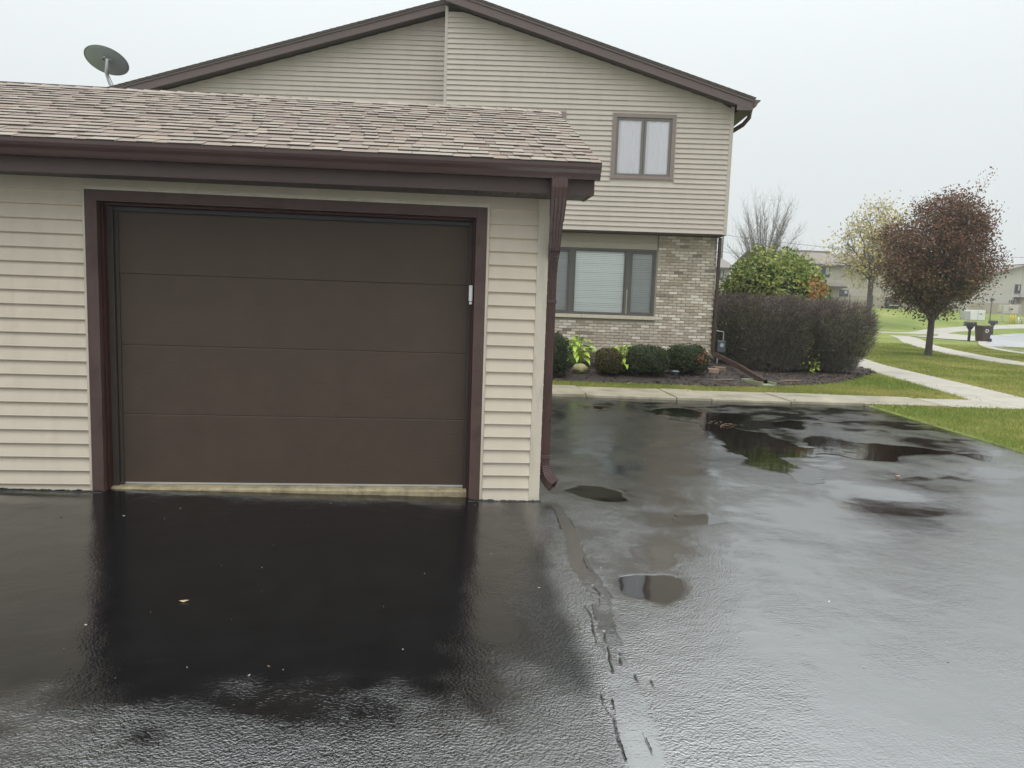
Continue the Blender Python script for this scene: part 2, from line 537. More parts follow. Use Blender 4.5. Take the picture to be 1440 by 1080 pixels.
# ------------------------------------------------------------------ driveway with real hollows and standing water
POOLS = [
    ([(5.71, 5.05), (6.0, 5.42), (6.32, 5.39), (6.44, 5.21), (6.49, 4.92), (7.04, 4.9), (7.08, 4.66), (6.76, 4.22), (6.44, 3.62), (6.54, 3.37), (6.67, 3.26), (6.64, 2.95), (6.68, 2.79), (6.72, 2.44), (6.92, 2.35), (7.02, 2.77), (7.33, 3.1), (7.4, 3.08), (7.44, 2.81), (7.59, 2.64), (7.86, 2.61), (8.07, 2.54), (8.28, 2.46), (8.31, 2.21), (8.2, 2.08), (7.91, 2.08), (7.71, 2.01), (7.43, 1.68), (7.19, 1.71), (7.06, 1.83), (7.01, 2.04), (6.81, 2.03), (6.68, 1.94), (6.64, 1.86), (6.46, 1.88), (6.14, 1.96), (6.05, 1.87), (6.09, 1.54), (6.18, 1.31), (6.24, 1.2), (6.02, 0.78), (5.94, 0.75), (5.94, 0.96), (5.91, 1.16), (5.81, 1.27), (5.82, 1.59), (5.94, 1.72), (5.95, 1.92), (5.86, 2.12), (5.92, 2.49), (6.05, 3.07), (6.01, 3.32), (6.01, 3.57), (6.1, 4.04), (5.78, 4.39), (5.71, 4.67)], .05),
    ([(8.48, 2.14), (8.68, 2.24), (8.76, 2.16), (8.8, 2.04), (8.57, 1.75), (8.51, 1.79), (8.48, 1.98)], .05),
    ([(7.19, 4.21), (7.61, 4.43), (7.7, 4.33), (7.32, 3.75), (7.13, 3.89)], .06),
    ([(3.62, -1.7), (3.65, -1.65), (3.74, -1.62), (3.91, -1.62), (3.95, -1.67), (3.94, -1.77), (3.88, -1.9), (3.77, -1.98), (3.7, -1.9), (3.63, -1.85), (3.61, -1.77)], .03),
    ([(4.35, -0.46), (4.42, -0.37), (4.48, -0.44), (4.6, -0.35), (4.64, -0.45), (4.69, -0.53), (4.57, -0.55), (4.44, -0.55), (4.32, -0.54)], .03),
    ([(3.63, 0.32), (3.78, 0.52), (3.99, 0.47), (4.07, 0.29), (4.08, 0.06), (3.89, -0.0), (3.72, 0.16)], .04),
    ([(4.74, 5.44), (5.06, 5.48), (4.98, 5.03), (4.7, 4.99)], .05),
]
FILMS = [([(3.81, -1.11), (3.98, -1.08), (4.05, -1.16), (4.05, -1.36), (3.95, -1.5), (3.82, -1.53), (3.84, -1.36), (3.78, -1.29)], .06),
         ([(4.6, -.2), (5.6, .5), (6.3, -.2), (6.6, -.9), (5.4, -1.0)], .35), ([(3.9, 1.6), (4.8, 2.2), (4.9, 3.6), (4.1, 3.8)], .4),
         ([(6.9, .2), (8.6, .4), (9.0, -.6), (7.4, -.9)], .4)]
SEALX = [(3.48, -0.158, 0.033), (3.476, -0.58, 0.041), (3.462, -0.974, 0.043), (3.417, -1.375, 0.053), (3.438, -1.663, 0.057), (3.445, -1.916, 0.05), (3.405, -2.183, 0.04), (3.381, -2.415, 0.047), (3.358, -2.652, 0.047), (3.344, -2.859, 0.053), (3.32, -3.064, 0.06), (3.289, -3.325, 0.064)]
GROOVES = [[(3.37, -2.341), (3.352, -2.43), (3.347, -2.52), (3.334, -2.6), (3.326, -2.651), (3.325, -2.713)], [(3.329, -3.171), (3.327, -3.224), (3.329, -3.274)],
           [(3.232, -2.883), (3.225, -2.97), (3.243, -3.062), (3.227, -3.198), (3.229, -3.314)], [(3.333, -2.035), (3.341, -2.13), (3.332, -2.222), (3.306, -2.449)],
           [(3.397, -2.515), (3.375, -2.633)], [(3.465, -2.777), (3.464, -2.835)], [(3.43, -1.75), (3.45, -1.85), (3.42, -1.98), (3.40, -2.06)], [(3.47, -1.3), (3.455, -1.45), (3.475, -1.55)]]


def seg_dist(px, py, pts, closed):
    d = np.full(px.shape, 1e9); n = len(pts)
    for i in range(n if closed else n - 1):
        ax, ay = pts[i][:2]; bx, by = pts[(i + 1) % n][:2]
        dx, dy = bx - ax, by - ay
        t = np.clip(((px - ax) * dx + (py - ay) * dy) / (dx * dx + dy * dy + 1e-12), 0, 1)
        d = np.minimum(d, np.hypot(px - ax - t * dx, py - ay - t * dy))
    return d


def inside(px, py, pts):
    r = np.zeros(px.shape, bool); n = len(pts)
    for i in range(n):
        ax, ay = pts[i][:2]; bx, by = pts[(i + 1) % n][:2]
        if ay == by: continue
        c = ((ay > py) != (by > py)) & (px < (bx - ax) * (py - ay) / (by - ay) + ax)
        r ^= c
    return r


def sdf(px, py, pts):
    d = seg_dist(px, py, pts, True); return np.where(inside(px, py, pts), -d, d)


def drive_base(x, y): return -.035 + .05 * np.clip((3.2 - x) / 3.2, 0, 1.2)


xs = spaced((-9, 2.4, .12), (2.4, 3.16, .02), (3.16, 3.54, .005), (3.54, 4.5, .018), (4.5, 8, .04), (8, 10, .05))
ys = spaced((-13, -3.6, .2), (-3.6, .3, .018), (.3, 5.4, .04), (5.4, 6.6, .05))
X, Y = np.meshgrid(xs, ys, indexing='ij')
Xg = np.where(X > 8, 8 + (X - 8) / 2 * (drive_right(Y) - 8), X)
Yg = np.where(Y > 5.4, 5.4 + (Y - 5.4) / 1.2 * (walk_front(Xg) - 5.4), Y)
X, Y = Xg, Yg
H = drive_base(X, Y)
nz = np.array([noise.fractal(Vector((a * 2.6, b * 2.6, 3.1)), .9, 2.0, 4) for a, b in zip(X.ravel(), Y.ravel())]).reshape(X.shape)
nf = np.array([noise.noise(Vector((a * 14, b * 14, 9.1))) for a, b in zip(X.ravel(), Y.ravel())]).reshape(X.shape)
nh = np.array([noise.noise(Vector((a * 45, b * 45, 2.1))) if (3.1 < a < 3.6 and -3.7 < b < 0) else 0.0 for a, b in zip(X.ravel(), Y.ravel())]).reshape(X.shape)
H = H + .0009 * nz
film = np.zeros_like(X); pool = np.zeros_like(X)
LEVEL = -.0024
for pts, e in POOLS:
    s = sdf(X, Y, pts) + .06 * nz * (e / .05) + .014 * nf * (e / .05)
    k = sstep((1.6 * e - s) / (3.0 * e))
    H = H - .0058 * k
    film = np.maximum(film, sstep((.9 * e + .20 - s) / .26) * .88)
    pool = np.maximum(pool, sstep((e * .6 - s) / (e)))
for pts, e in FILMS:
    s = sdf(X, Y, pts) + .2 * nz * e / .35
    film = np.maximum(film, .8 * sstep((e * .5 - s) / e))
fresh = sstep((3.25 - X + .25 * nz) / .5) * sstep((Y + 2.98 + .45 * nz) / .40)     # smoother seal coat before the door
film = np.maximum(film, .84 * fresh)
ns = np.array([noise.fractal(Vector((a * 1.1, b * 2.4, 7.7)), .8, 2.0, 5) for a, b in zip(X.ravel(), Y.ravel())]).reshape(X.shape)
film = np.maximum(film, .96 * sstep((ns + .02) / .35) * sstep((X - 5.0) / 1.0) * sstep((Y - .2) / .8))
film = np.maximum(film, .42 * sstep((X - 3.75 + .3 * nz) / .7))
seal = sstep((3.28 - X + .03 * nz) / .12) * (.45 + .55 * sstep((Y + 3.15 + .3 * nz) / .5))
# a shallow settled hollow on the right
hol = np.exp(-.5 * ((X - 6.40 - .12 * (Y - .1)) / .34) ** 2 - .5 * ((Y - .12) / .36) ** 2)
H = H - .029 * hol
for hx_, hy_, sx_, sy2, am_ in ((4.42, -.40, .17, .15, .007), (5.5, 1.9, .5, .35, .010), (7.4, .95, .6, .28, .011), (5.0, 3.2, .4, .45, .008), (8.35, 1.1, .4, .28, .010), (7.6, 3.2, .5, .4, .008)):  # further hollows added to band the reflections light and dark
    H = H - am_ * np.exp(-.5 * ((X - hx_) / sx_) ** 2 - .5 * ((Y - hy_) / sy2) ** 2)
film = np.maximum(film, .92 * sstep((hol - .18 + .15 * nz) / .3))
sc = seg_dist(X, Y, SEALX, False)
wd = np.interp(Y, [p[1] for p in SEALX][::-1], [p[2] for p in SEALX][::-1]) * 1.25
near = (Y < 0) & (Y > -3.6)
band = np.where(near, sstep((wd + .014 * nf + .012 * nh - sc) / .012), 0)
H = H + .0006 * band + np.where(near & (band > 0), .0003 * nf, 0)
film = np.maximum(film, .85 * band)
mess = np.exp(-((X - 3.42) / .05) ** 2 - ((Y + 1.95) / .25) ** 2)
H = H + .0015 * nh * mess
film = film * (1 - .5 * mess)
for sd_ in (-1, 1):
    run = []
    for px_, py_, pw_ in SEALX:
        run.append((px_ + sd_ * pw_ * 1.2, py_))
    fine_ = [(run[i][0] + (run[i + 1][0] - run[i][0]) * t, run[i][1] + (run[i + 1][1] - run[i][1]) * t) for i in range(len(run) - 1) for t in (0, .33, .66)]
    i = 2
    while i < len(fine_) - 3:
        L = random.randint(2, 3); GROOVES.append(fine_[i:i + L]); i += L + random.randint(9, 16)
for gpts in GROOVES:
    gd = seg_dist(X + .006 * nf, Y, gpts, False) + .004 * nh
    H = H - .006 * sstep((.0042 + .003 * nf - gd) / .005)
    pool = np.maximum(pool, sstep((.0055 + .003 * nf - gd) / .004))
ed = np.abs(X - .0) * 0
V = np.stack([X, Y, H], -1).reshape(-1, 3)
drv = np_obj('driveway', V, grid_faces(len(xs), len(ys)), M['asphalt'], smooth=True)
for nm, arr in (('film', film), ('pool', pool), ('seal', seal), ('grit', .9 * sstep((-2.72 - Y + .5 * nz) / .45) * sstep((3.5 - X) / .4))):
    at_ = drv.data.attributes.new(nm, 'FLOAT', 'POINT'); at_.data.foreach_set('value', arr.ravel().astype(np.float32))
tag(drv, kind='structure')
for pts, e in POOLS:
    ax = [p[0] for p in pts]; ay = [p[1] for p in pts]; st = .05
    gx = np.arange(min(ax) - .12, max(ax) + .12 + st, st); gy = np.arange(min(ay) - .12, max(ay) + .12 + st, st)
    PX, PY = np.meshgrid(gx, gy, indexing='ij')
    s = sdf(PX, PY, pts)
    F = grid_faces(len(gx), len(gy)); sf = s.ravel()
    F = F[(sf[F] < 2 * e + .03).all(1)]
    used = np.unique(F); remap = np.full(sf.shape, -1); remap[used] = np.arange(len(used))
    z = np.full(PX.shape, -.035 + LEVEL)
    VV = np.stack([PX, PY, z], -1).reshape(-1, 3)[used]
    tag(np_obj('puddle', VV, remap[F], M['water']), kind='structure')

# ragged lip of sealer where the asphalt meets the wall
for a_, b_ in ((-3.4, .09), (2.80, 3.37)):
    n = int((b_ - a_) / .012); vs = []; fs = []
    for k in range(n + 1):
        x = a_ + (b_ - a_) * k / n; z0 = float(drive_base(np.array(x), 0))
        t = .010 + .009 * noise.noise(Vector((x * 17, 3, 1))) + .008 * noise.noise(Vector((x * 60, 8, 1)))
        vs += [(x, -.060, z0 - .01), (x, -.052, z0 + t * .55), (x, -.034, z0 + max(t, .001)), (x, -.01, z0 + max(t, .001) - .004)]
    for k in range(n):
        for c in range(3): fs.append((k * 4 + c, k * 4 + 4 + c, k * 4 + 5 + c, k * 4 + 1 + c))
    lip = obj('sealer_lip', vs, fs, M['asphalt'], drv)
    for nm in ('film', 'pool', 'seal'):
        lip.data.attributes.new(nm, 'FLOAT', 'POINT').data.foreach_set('value', np.full(len(vs), {'film': .3, 'pool': .3, 'seal': 1.0}[nm], np.float32))
# ------------------------------------------------------------------ concrete walk along the driveway: one slab after another
walk = bpy.data.objects.new('sidewalk', None); COL.objects.link(walk); walk['root'] = 0; tag(walk, kind='structure')
cuts = [-1.2, .4, 2.0, 3.5, 5.02, 6.55, 7.15, 8.5, 9.75, 11.2]
for i in range(len(cuts) - 1):
    a, b = cuts[i] + .008, cuts[i + 1] - .008
    dz = [.0, .006, .002, .012, .0, .008, -.004, .004, 0, .003][i]
    w = 1.30 - .012 * i
    sl = .055
    P = [(a, walk_front(a)), (b, walk_front(b)), (b + sl, walk_front(b) + w), (a + sl, walk_front(a) + w)]
    mb = MB().prism([(x, y, -.12) for x, y in P], (0, 0, .12 + .008 + dz))
    mb.build('slab', M['conc'], walk, bevel=.012)


def strip(name, pts, width, mat, z=.02, n=10, thick=.12, slabs=0):
    """concrete path: centre line, width; closed solid that follows the ground; slabs>0: separate slabs"""
    P = [Vector((*p, 0)) for p in pts]
    L = [0]
    for i in range(1, len(P)): L.append(L[-1] + (P[i] - P[i - 1]).length)

    def at(s):
        s = max(0, min(L[-1], s))
        for i in range(len(P) - 1):
            if s <= L[i + 1] + 1e-9:
                t = (s - L[i]) / (L[i + 1] - L[i]); break
        p0 = P[max(i - 1, 0)]; p1 = P[i]; p2 = P[i + 1]; p3 = P[min(i + 2, len(P) - 1)]
        return .5 * ((2 * p1) + (p2 - p0) * t + (2 * p0 - 5 * p1 + 4 * p2 - p3) * t * t + (3 * p1 - p0 - 3 * p2 + p3) * t ** 3)

    def piece(s0, s1, nn, parent, nm):
        vs = []
        for k in range(nn + 1):
            s = s0 + (s1 - s0) * k / nn
            p = at(s); t = (at(s + .1) - at(s - .1)).normalized(); q = Vector((-t.y, t.x, 0)) * width / 2
            for c in (p - q, p + q):
                g = gz(c.x, c.y)
                vs += [(c.x, c.y, g + z), (c.x, c.y, g + z - thick)]
        fs = []
        for k in range(nn):
            a = k * 4; b = a + 4
            fs += [(a, a + 2, b + 2, b), (a + 1, b + 1, b + 3, a + 3), (a, b, b + 1, a + 1), (a + 2, a + 3, b + 3, b + 2)]
        fs += [(0, 1, 3, 2), (nn * 4, nn * 4 + 2, nn * 4 + 3, nn * 4 + 1)]
        return obj(nm, vs, fs, mat, parent)

    if slabs:
        e = bpy.data.objects.new(name, None); COL.objects.link(e); e['root'] = 0; tag(e, kind='structure')
        k = int(L[-1] / slabs)
        for i in range(k): piece(L[-1] * i / k + .008, L[-1] * (i + 1) / k - .008, 3, e, 'slab')
        return e
    return tag(piece(0, L[-1], n, None, name), kind='structure')


PATH1 = [(19.2, 26), (17.4, 21.0), (15.6, 16.3), (14.72, 13.1), (14.0, 10.3), (13.25, 7.6), (12.9, 6.6)]
PATH2 = [(36.6, 46.5), (33.4, 40.6), (29.0, 33.2), (26.3, 28.0), (24.2, 23.2), (22.8, 19.4), (22.4, 17.6), (22.3, 13), (23.5, 5)]
PATH3 = [(20, 52), (30, 55), (38.5, 54.8), (43.5, 54.3), (48.5, 58.8), (53.2, 61.6), (57.3, 63.7), (62.5, 65.3), (75, 70)]
strip('footpath', PATH1, 1.3, M['conc2'], .012, slabs=1.5)
strip('footpath', PATH2, 1.35, M['conc2'], .02, 60)
strip('footpath', PATH3, 2.6, M['conc2'], .03, 60)
strip('sidewalk_far', [(11.3, 6.62), (13, 6.5), (16, 6.2), (22, 5.6)], 1.15, M['conc2'], .014, slabs=1.5)
# neighbour's driveway apron to the road
ap = [(37.4, 46.9), (41.0, 48.4), (45.5, 54.8), (47.3, 55.2), (46.3, 51.2), (43.6, 46.6), (38.4, 40.6), (37.2, 39.6), (36.9, 42.0)]
tag(obj('neighbour_driveway', [(x, y, gz(x, y) + .035) for x, y in ap], [tuple(range(len(ap)))], M['conc2']), kind='structure')
# cul-de-sac
edge = [(24, 12), (27.2, 20.5), (28.4, 25.2), (30.2, 29.0), (33.2, 33.5), (36.5, 37.8), (40.5, 43.0), (45.5, 49.2), (50.5, 54.2), (56, 57.6), (64, 59.5), (75, 58)]
far = [(60, -10), (63, 0), (66, 8), (70, 14), (74, 20), (78, 26), (82, 31), (85, 36), (88, 41), (91, 46), (94, 51), (97, 55)]
vs, fs = [], []
NS = 12
for (ax_, ay_), (bx_, by_) in zip(edge, far):
    for k in range(NS + 1):
        t = (k / NS) ** 1.6; x = ax_ + (bx_ - ax_) * t; y = ay_ + (by_ - ay_) * t
        vs.append((x, y, gz(x, y) + .03 + (.02 if k == 0 else 0)))
for i in range(len(edge) - 1):
    for k in range(NS):
        a = i * (NS + 1) + k; fs.append((a, a + 1, a + NS + 2, a + NS + 1))
tag(obj('road', vs, fs, M['road'], smooth=True), kind='structure')
strip('kerb', edge, .45, M['conc2'], .06, 60)

# planting bed: mulch sheet that follows the mound
BED = [(2.2, 8.9), (4.8, 8.62), (6.2, 8.42), (7.8, 8.2), (9.0, 8.35), (9.9, 8.75), (11.3, 9.7), (12.7, 11.2), (14.0, 12.75), (14.6, 14.2), (14.5, 17), (9, 18), (9, 11.6), (2.2, 12.4)]
gx = np.arange(2.0, 15, .12); gy = np.arange(8, 18.2, .12)
PX, PY = np.meshgrid(gx, gy, indexing='ij')
s = sdf(PX, PY, BED) + np.array([.05 * noise.noise(Vector((a * 3, b * 3, 0))) for a, b in zip(PX.ravel(), PY.ravel())]).reshape(PX.shape)
Z = ground(PX, PY) + .05 * sstep((.05 - s) / .25) - .02 + .012 * RNG.random(PX.shape)
F = grid_faces(len(gx), len(gy)); F = F[(s.ravel()[F] < .08).all(1)]
used = np.unique(F); remap = np.full(s.size, -1); remap[used] = np.arange(len(used))
tag(np_obj('mulch_bed', np.stack([PX, PY, Z], -1).reshape(-1, 3)[used], remap[F], M['mulchbase']), kind='structure')


def bedz(x, y): return gz(x, y) + .03


n = 9000
cx = RNG.uniform(3.2, 14.5, n); cy = RNG.uniform(8.1, 15, n)
k = sdf(cx, cy, BED) < RNG.uniform(-.05, .06, n); cx, cy = cx[k], cy[k]; n = len(cx)
cz = ground(cx, cy) + .035 + RNG.uniform(-.01, .012, n)
ang = RNG.uniform(0, 6.3, n); L = RNG.uniform(.02, .07, n); Wd = RNG.uniform(.008, .018, n); tl = RNG.uniform(-.35, .35, n)
V = []
for a, b in ((-1, -1), (1, -1), (1, 1), (-1, 1)):
    V.append(np.stack([cx + a * L * np.cos(ang) / 1 - b * Wd * np.sin(ang), cy + a * L * np.sin(ang) + b * Wd * np.cos(ang), cz + a * L * tl + b * Wd * .5], -1))
for a, b in ((-1, -1), (1, -1), (1, 1), (-1, 1)):
    V.append(np.stack([cx + a * L * np.cos(ang) - b * Wd * np.sin(ang), cy + a * L * np.sin(ang) + b * Wd * np.cos(ang), cz + a * L * tl + b * Wd * .5 - .012], -1))
V = np.stack(V, 1).reshape(-1, 3); b = np.arange(n)[:, None] * 8
F = np.concatenate([b + np.array(f) for f in ((0, 1, 2, 3), (0, 4, 5, 1), (1, 5, 6, 2), (2, 6, 7, 3), (3, 7, 4, 0))])
tag(np_obj('mulch_chips', V, F, M['chip']), 'dark bark mulch chips covering the planting bed', 'mulch', kind='stuff')
# ------------------------------------------------------------------ garage
GAR = thing('garage', (1.6, 0, 0), 'beige sided garage with dark brown overhead door and shingled roof', 'garage')
E4 = .1016
GL = -3.4          # the building runs on to the left, out of the frame


def clap(E, y0, out_=-1, z=0, d=.028):
    """clapboard profile (y,z) with a rolled lip"""
    return [(y0, z), (y0 + out_ * (d - .002), z), (y0 + out_ * d, z + .004), (y0 + out_ * (d - .002), z + .010), (y0 + out_ * .003, z + E + .005), (y0, z + E + .005)]


def tilt(x): return -.0065 * (3.6 - x)


# wall core
MB().box(GL, .05, .0, .10, -.15, 2.30).build('wall', M['core'], GAR)
MB().box(2.845, 3.34, .0, .10, -.15, 2.30).build('wall', M['core'], GAR)
MB().box(.05, 2.845, .0, .10, 2.175, 2.30).build('wall', M['core'], GAR)
MB().box(3.24, 3.34, .10, 3.6, -.15, 2.30).build('wall', M['core'], GAR)
MB().box(GL, 3.34, 3.6, 3.7, -.15, 2.30).build('wall', M['core'], GAR)
MB().prism([(3.32, .0, 2.30), (3.32, 3.65, 2.30), (3.32, 1.82, 3.28)], (-.08, 0, 0)).build('gable_wall', M['core'], GAR)
for i in range(22):
    z = 2.2 - (i + 1) * E4
    MB().profx(clap(E4, 0, z=z), GL, -.004).build('siding_board', M['siding'], GAR)
    MB().profx(clap(E4, 0, z=z), 2.907, 3.272).build('siding_board', M['siding'], GAR)
    b = MB()
    pr_ = clap(E4, 0, z=z)
    b.prism([(3.34 - y, .02, zz) for y, zz in pr_], (0, 3.66, 0)).build('siding_board', M['siding'], GAR)
# the course over the door, lapped once
MB().profx(clap(.094, 0, z=2.2 + .001), GL, -.338).build('siding_board', M['siding'], GAR)
MB().profx([(y - .004, z) for y, z in clap(.094, 0, z=2.2 + .002)], -.342, .0).build('siding_board', M['siding'], GAR)
MB().profx([(y - .0015, z) for y, z in clap(.062, 0, z=2.236)], .0, 2.907).build('siding_board', M['siding'], GAR)
MB().profx(clap(.094, 0, z=2.2 + .001), 2.907, 3.272).build('siding_board', M['siding'], GAR)
MB().box(3.272, 3.358, -.022, .0, -.12, 2.298).box(3.338, 3.358, .0, .085, -.12, 2.298).build('corner_post', M['post'], GAR, bevel=.003)
# J channel and brown casing round the opening
MB().box(-.004, .012, -.03, 0, -.1, 2.235).build('casing_channel', M['post'], GAR, bevel=.002)
MB().box(2.886, 2.905, -.03, 0, -.1, 2.235).build('casing_channel', M['post'], GAR, bevel=.002)
MB().box(.012, 2.886, -.03, 0, 2.215, 2.235).build('casing_channel', M['post'], GAR, bevel=.002)


def wavy_board(name, x0, x1, z0, z1, mat, parent):
    """metal clad board whose edge has been knocked about"""
    n = 40; vs = []
    for k in range(n + 1):
        z = z0 + (z1 - z0) * k / n
        f = max(0, 1 - (z - z0) / 1.6)
        d = .004 * f * noise.noise(Vector((x0 * 7, z * 9, 2))); d2 = .005 * f * noise.noise(Vector((x1 * 5, z * 11, 7)))
        yy = -.026 - .003 * f * noise.noise(Vector((x0, z * 6, 4)))
        vs += [(x0, yy, z), (x1 + (d2 if x0 < 1 else 0), yy, z), (x1, .02, z), (x0 + (d if x0 > 1 else 0) * 0, .02, z)]
    fs = [(0, 1, 2, 3), (n * 4 + 3, n * 4 + 2, n * 4 + 1, n * 4)]
    for k in range(n):
        for a in range(4):
            fs.append((k * 4 + a, k * 4 + 4 + a, k * 4 + 4 + (a + 1) % 4, k * 4 + (a + 1) % 4))
    return obj(name, vs, [f[::-1] for f in fs], mat, parent)


wavy_board('door_casing', .012, .093, -.06, 2.215, M['trim'], GAR)
wavy_board('door_casing', 2.803, 2.886, -.06, 2.215, M['trim'], GAR)
MB().box(.0935, 2.8025, -.028, .02, 2.137, 2.2148).build('door_casing', M['trim'], GAR, bevel=.002)
# jambs and stops
MB().box(.055, .0925, .021, .15, -.05, 2.17).box(.0925, .104, .05, .15, -.05, 2.17).build('door_jamb', M['jamb'], GAR, bevel=.002)
MB().box(2.8035, 2.84, .021, .15, -.05, 2.17).box(2.786, 2.8035, .06, .15, -.05, 2.17).build('door_jamb', M['jamb'], GAR, bevel=.002)
MB().box(.0925, 2.8035, .021, .15, 2.138, 2.17).box(.112, 2.786, .05, .15, 2.118, 2.138).build('door_jamb', M['jamb'], GAR, bevel=.002)
MB().box(.104, .150, .10, .122, .03, 2.12).box(.1505, .176, .122, .1325, .03, 2.12).build('weather_seal', M['seal'], GAR, bevel=.003)
MB().box(2.758, 2.786, .105, .118, .03, 2.12).build('weather_seal', M['seal'], GAR, bevel=.003)
MB().box(.15, 2.758, .105, .118, 2.085, 2.118).build('weather_seal', M['black'], GAR, bevel=.003)  # head strip in black: shade under the door head put into its colour
# sectional door
door = MB().box(.13, 2.79, .172, .18, .05, 2.17).build('garage_door', M['core'], GAR)
zs = [.05, .578, 1.103, 1.633, 2.163]
for i in range(4):
    a, b = zs[i] + .001, zs[i + 1] - .001
    prof = [(.170, a), (.138, a), (.136, a + .003), (.136, b - .006), (.139, b), (.170, b)]
    MB().profx(prof, .125, 2.795).build('door_panel', M['door'], door)
MB().box(.14, 2.785, .138, .168, .036, .0505).build('bottom_rail', M['silver'], door)
vs, fs = [], []
n = 60
for k in range(n + 1):
    x = .10 + (2.797 - .10) * k / n
    j = .012 * noise.noise(Vector((x * 9, 1, 0))); jz = .006 * noise.noise(Vector((x * 14, 5, 0)))
    vs += [(x, .060 + j, -.06), (x, .060 + j, .012 + jz), (x, .072 + j, .028), (x, .20, .036), (x, .20, -.06)]
for k in range(n):
    for a in range(4): fs.append((k * 5 + a, k * 5 + 5 + a, k * 5 + 6 + a, k * 5 + a + 1))
fs += [(0, 1, 2, 3, 4), tuple(n * 5 + a for a in (4, 3, 2, 1, 0))]
obj('threshold', vs, [f[::-1] for f in fs], M['sillconc'], GAR)
s_ = MB().box(2.764, 2.792, .012, .05, 1.512, 1.635).build('door_sensor', M['white'], GAR, bevel=.006)
MB().box(2.768, 2.790, .016, .046, 1.49, 1.509).build('sensor_foot', M['white'], s_, bevel=.003)

# soffit, fascia
x = -1.7
MB().box(GL - .2, x, -.352, -.001, 2.299 + tilt(x) - .012, 2.307 + tilt(x) - .012).build('soffit_panel', M['soffit'], GAR)
while x < 3.55:
    x1 = min(x + .102, 3.606)
    MB().prism([(x + .002, -.352, 2.300 + tilt(x)), (x1 - .002, -.352, 2.300 + tilt(x1)), (x1 - .002, .0, 2.300 + tilt(x1) * .3), (x + .002, 0, 2.300 + tilt(x) * .3)], (0, 0, .012)).build('soffit_panel', M['soffit'], GAR)
    x = x1
for a, b, dy in ((GL - .2, -.19, 0), (-.19, 2.95, -.0025), (2.95, 3.61, 0)):
    MB().prism([(a, -.353 + dy, 2.290 + tilt(a)), (b, -.353 + dy, 2.290 + tilt(b)), (b, -.353 + dy, 2.480 + tilt(b)), (a, -.353 + dy, 2.480 + tilt(a))], (0, -.022, 0)).build('fascia', M['fascia'], GAR, bevel=.002)
# roof planes
EY, EZ, RY, RZ = -.435, 2.500, 1.80, 3.395
SL = (RZ - EZ) / (RY - EY); SLEN = math.hypot(RZ - EZ, RY - EY)
sy, szz = (RY - EY) / SLEN, (RZ - EZ) / SLEN
XR = 3.645


def rp(x, s, n):
    """point on the front roof slope: along, up the slope, off it"""
    return (x, EY + sy * s - szz * n, EZ + szz * s + sy * n + tilt(x) * (1 + .35 * s / SLEN))


b = MB()
b.prism([rp(GL - .2, .03, -.03), rp(XR - .012, .03, -.03), rp(XR - .012, SLEN, -.03), rp(GL - .2, SLEN, -.03)], Vector(rp(0, 0, .028)) - Vector(rp(0, 0, 0)))
roof = b.build('roof', M['deck'], GAR)
MB().prism([(GL - .2, RY, RZ - .03 - .03), (XR - .012, RY, RZ - .03), (XR - .012, 4.05, 2.49), (GL - .2, 4.05, 2.46)], (0, 0, .03)).build('rear_slope', M['dshingle'], roof)
MB().prism([(3.60, -.355, 2.295), (3.60, -.355, 2.47), (3.60, RY, RZ - .05), (3.60, 4.0, 2.47), (3.60, 4.0, 2.30), (3.60, RY, RZ - .25), (3.60, .0, 2.45), (3.60, .0, 2.295)], (.022, 0, 0)).build('rake_board', M['fascia'], GAR)
MB().prism([(3.36, -.34, 2.302), (3.36, .0, 2.302), (3.36, .0, 2.45), (3.36, -.34, 2.45)], (.239, 0, 0)).build('soffit_return', M['soffit'], GAR)
# shingles: courses of laminated tabs
EXPO = .127
NC = int(SLEN / EXPO)
tabs = []
for c in range(NC + 1):
    s0 = c * EXPO - .02; s1 = min(s0 + EXPO + .055, SLEN + .01)
    x = GL - .2 - random.random() * .2
    thick = random.random() < .5
    while x < XR - .001:
        w = random.choice([.08, .10, .13, .15, .18, .22, .26]) * random.uniform(.9, 1.1)
        x1 = min(x + w, XR + random.uniform(-.004, .004))
        if XR - x1 < .06: x1 = XR + random.uniform(-.004, .006)
        t = .0085 if thick else .003
        thick = not thick if random.random() < .8 else thick
        tabs.append((c, x, x1, s0 + random.uniform(-.004, .004) - (.012 if t > .007 else 0), s1, t + random.uniform(0, .003)))
        x = x1


def tabmesh(mb, c, x0, x1, s0, s1, t):
    g = .0015
    P = [rp(x0 + g, s0, .001), rp(x1 - g, s0, .001), rp(x1 - g, s1, -.0005), rp(x0 + g, s1, -.0005), rp(x0 + g, s0, t + .006), rp(x1 - g, s0, t + .006), rp(x1 - g, s1, .002), rp(x0 + g, s1, .002)]
    return mb.add(P, [(3, 2, 1, 0), (4, 5, 6, 7), (0, 1, 5, 4), (1, 2, 6, 5), (2, 3, 7, 6), (3, 0, 4, 7)])


def butt(o):
    """the cut lower edge of a shingle is bare black asphalt"""
    o.data.materials.append(M['deck'])
    for i, p in enumerate(o.data.polygons):
        if i % 6 == 2: p.material_index = 1
    return o


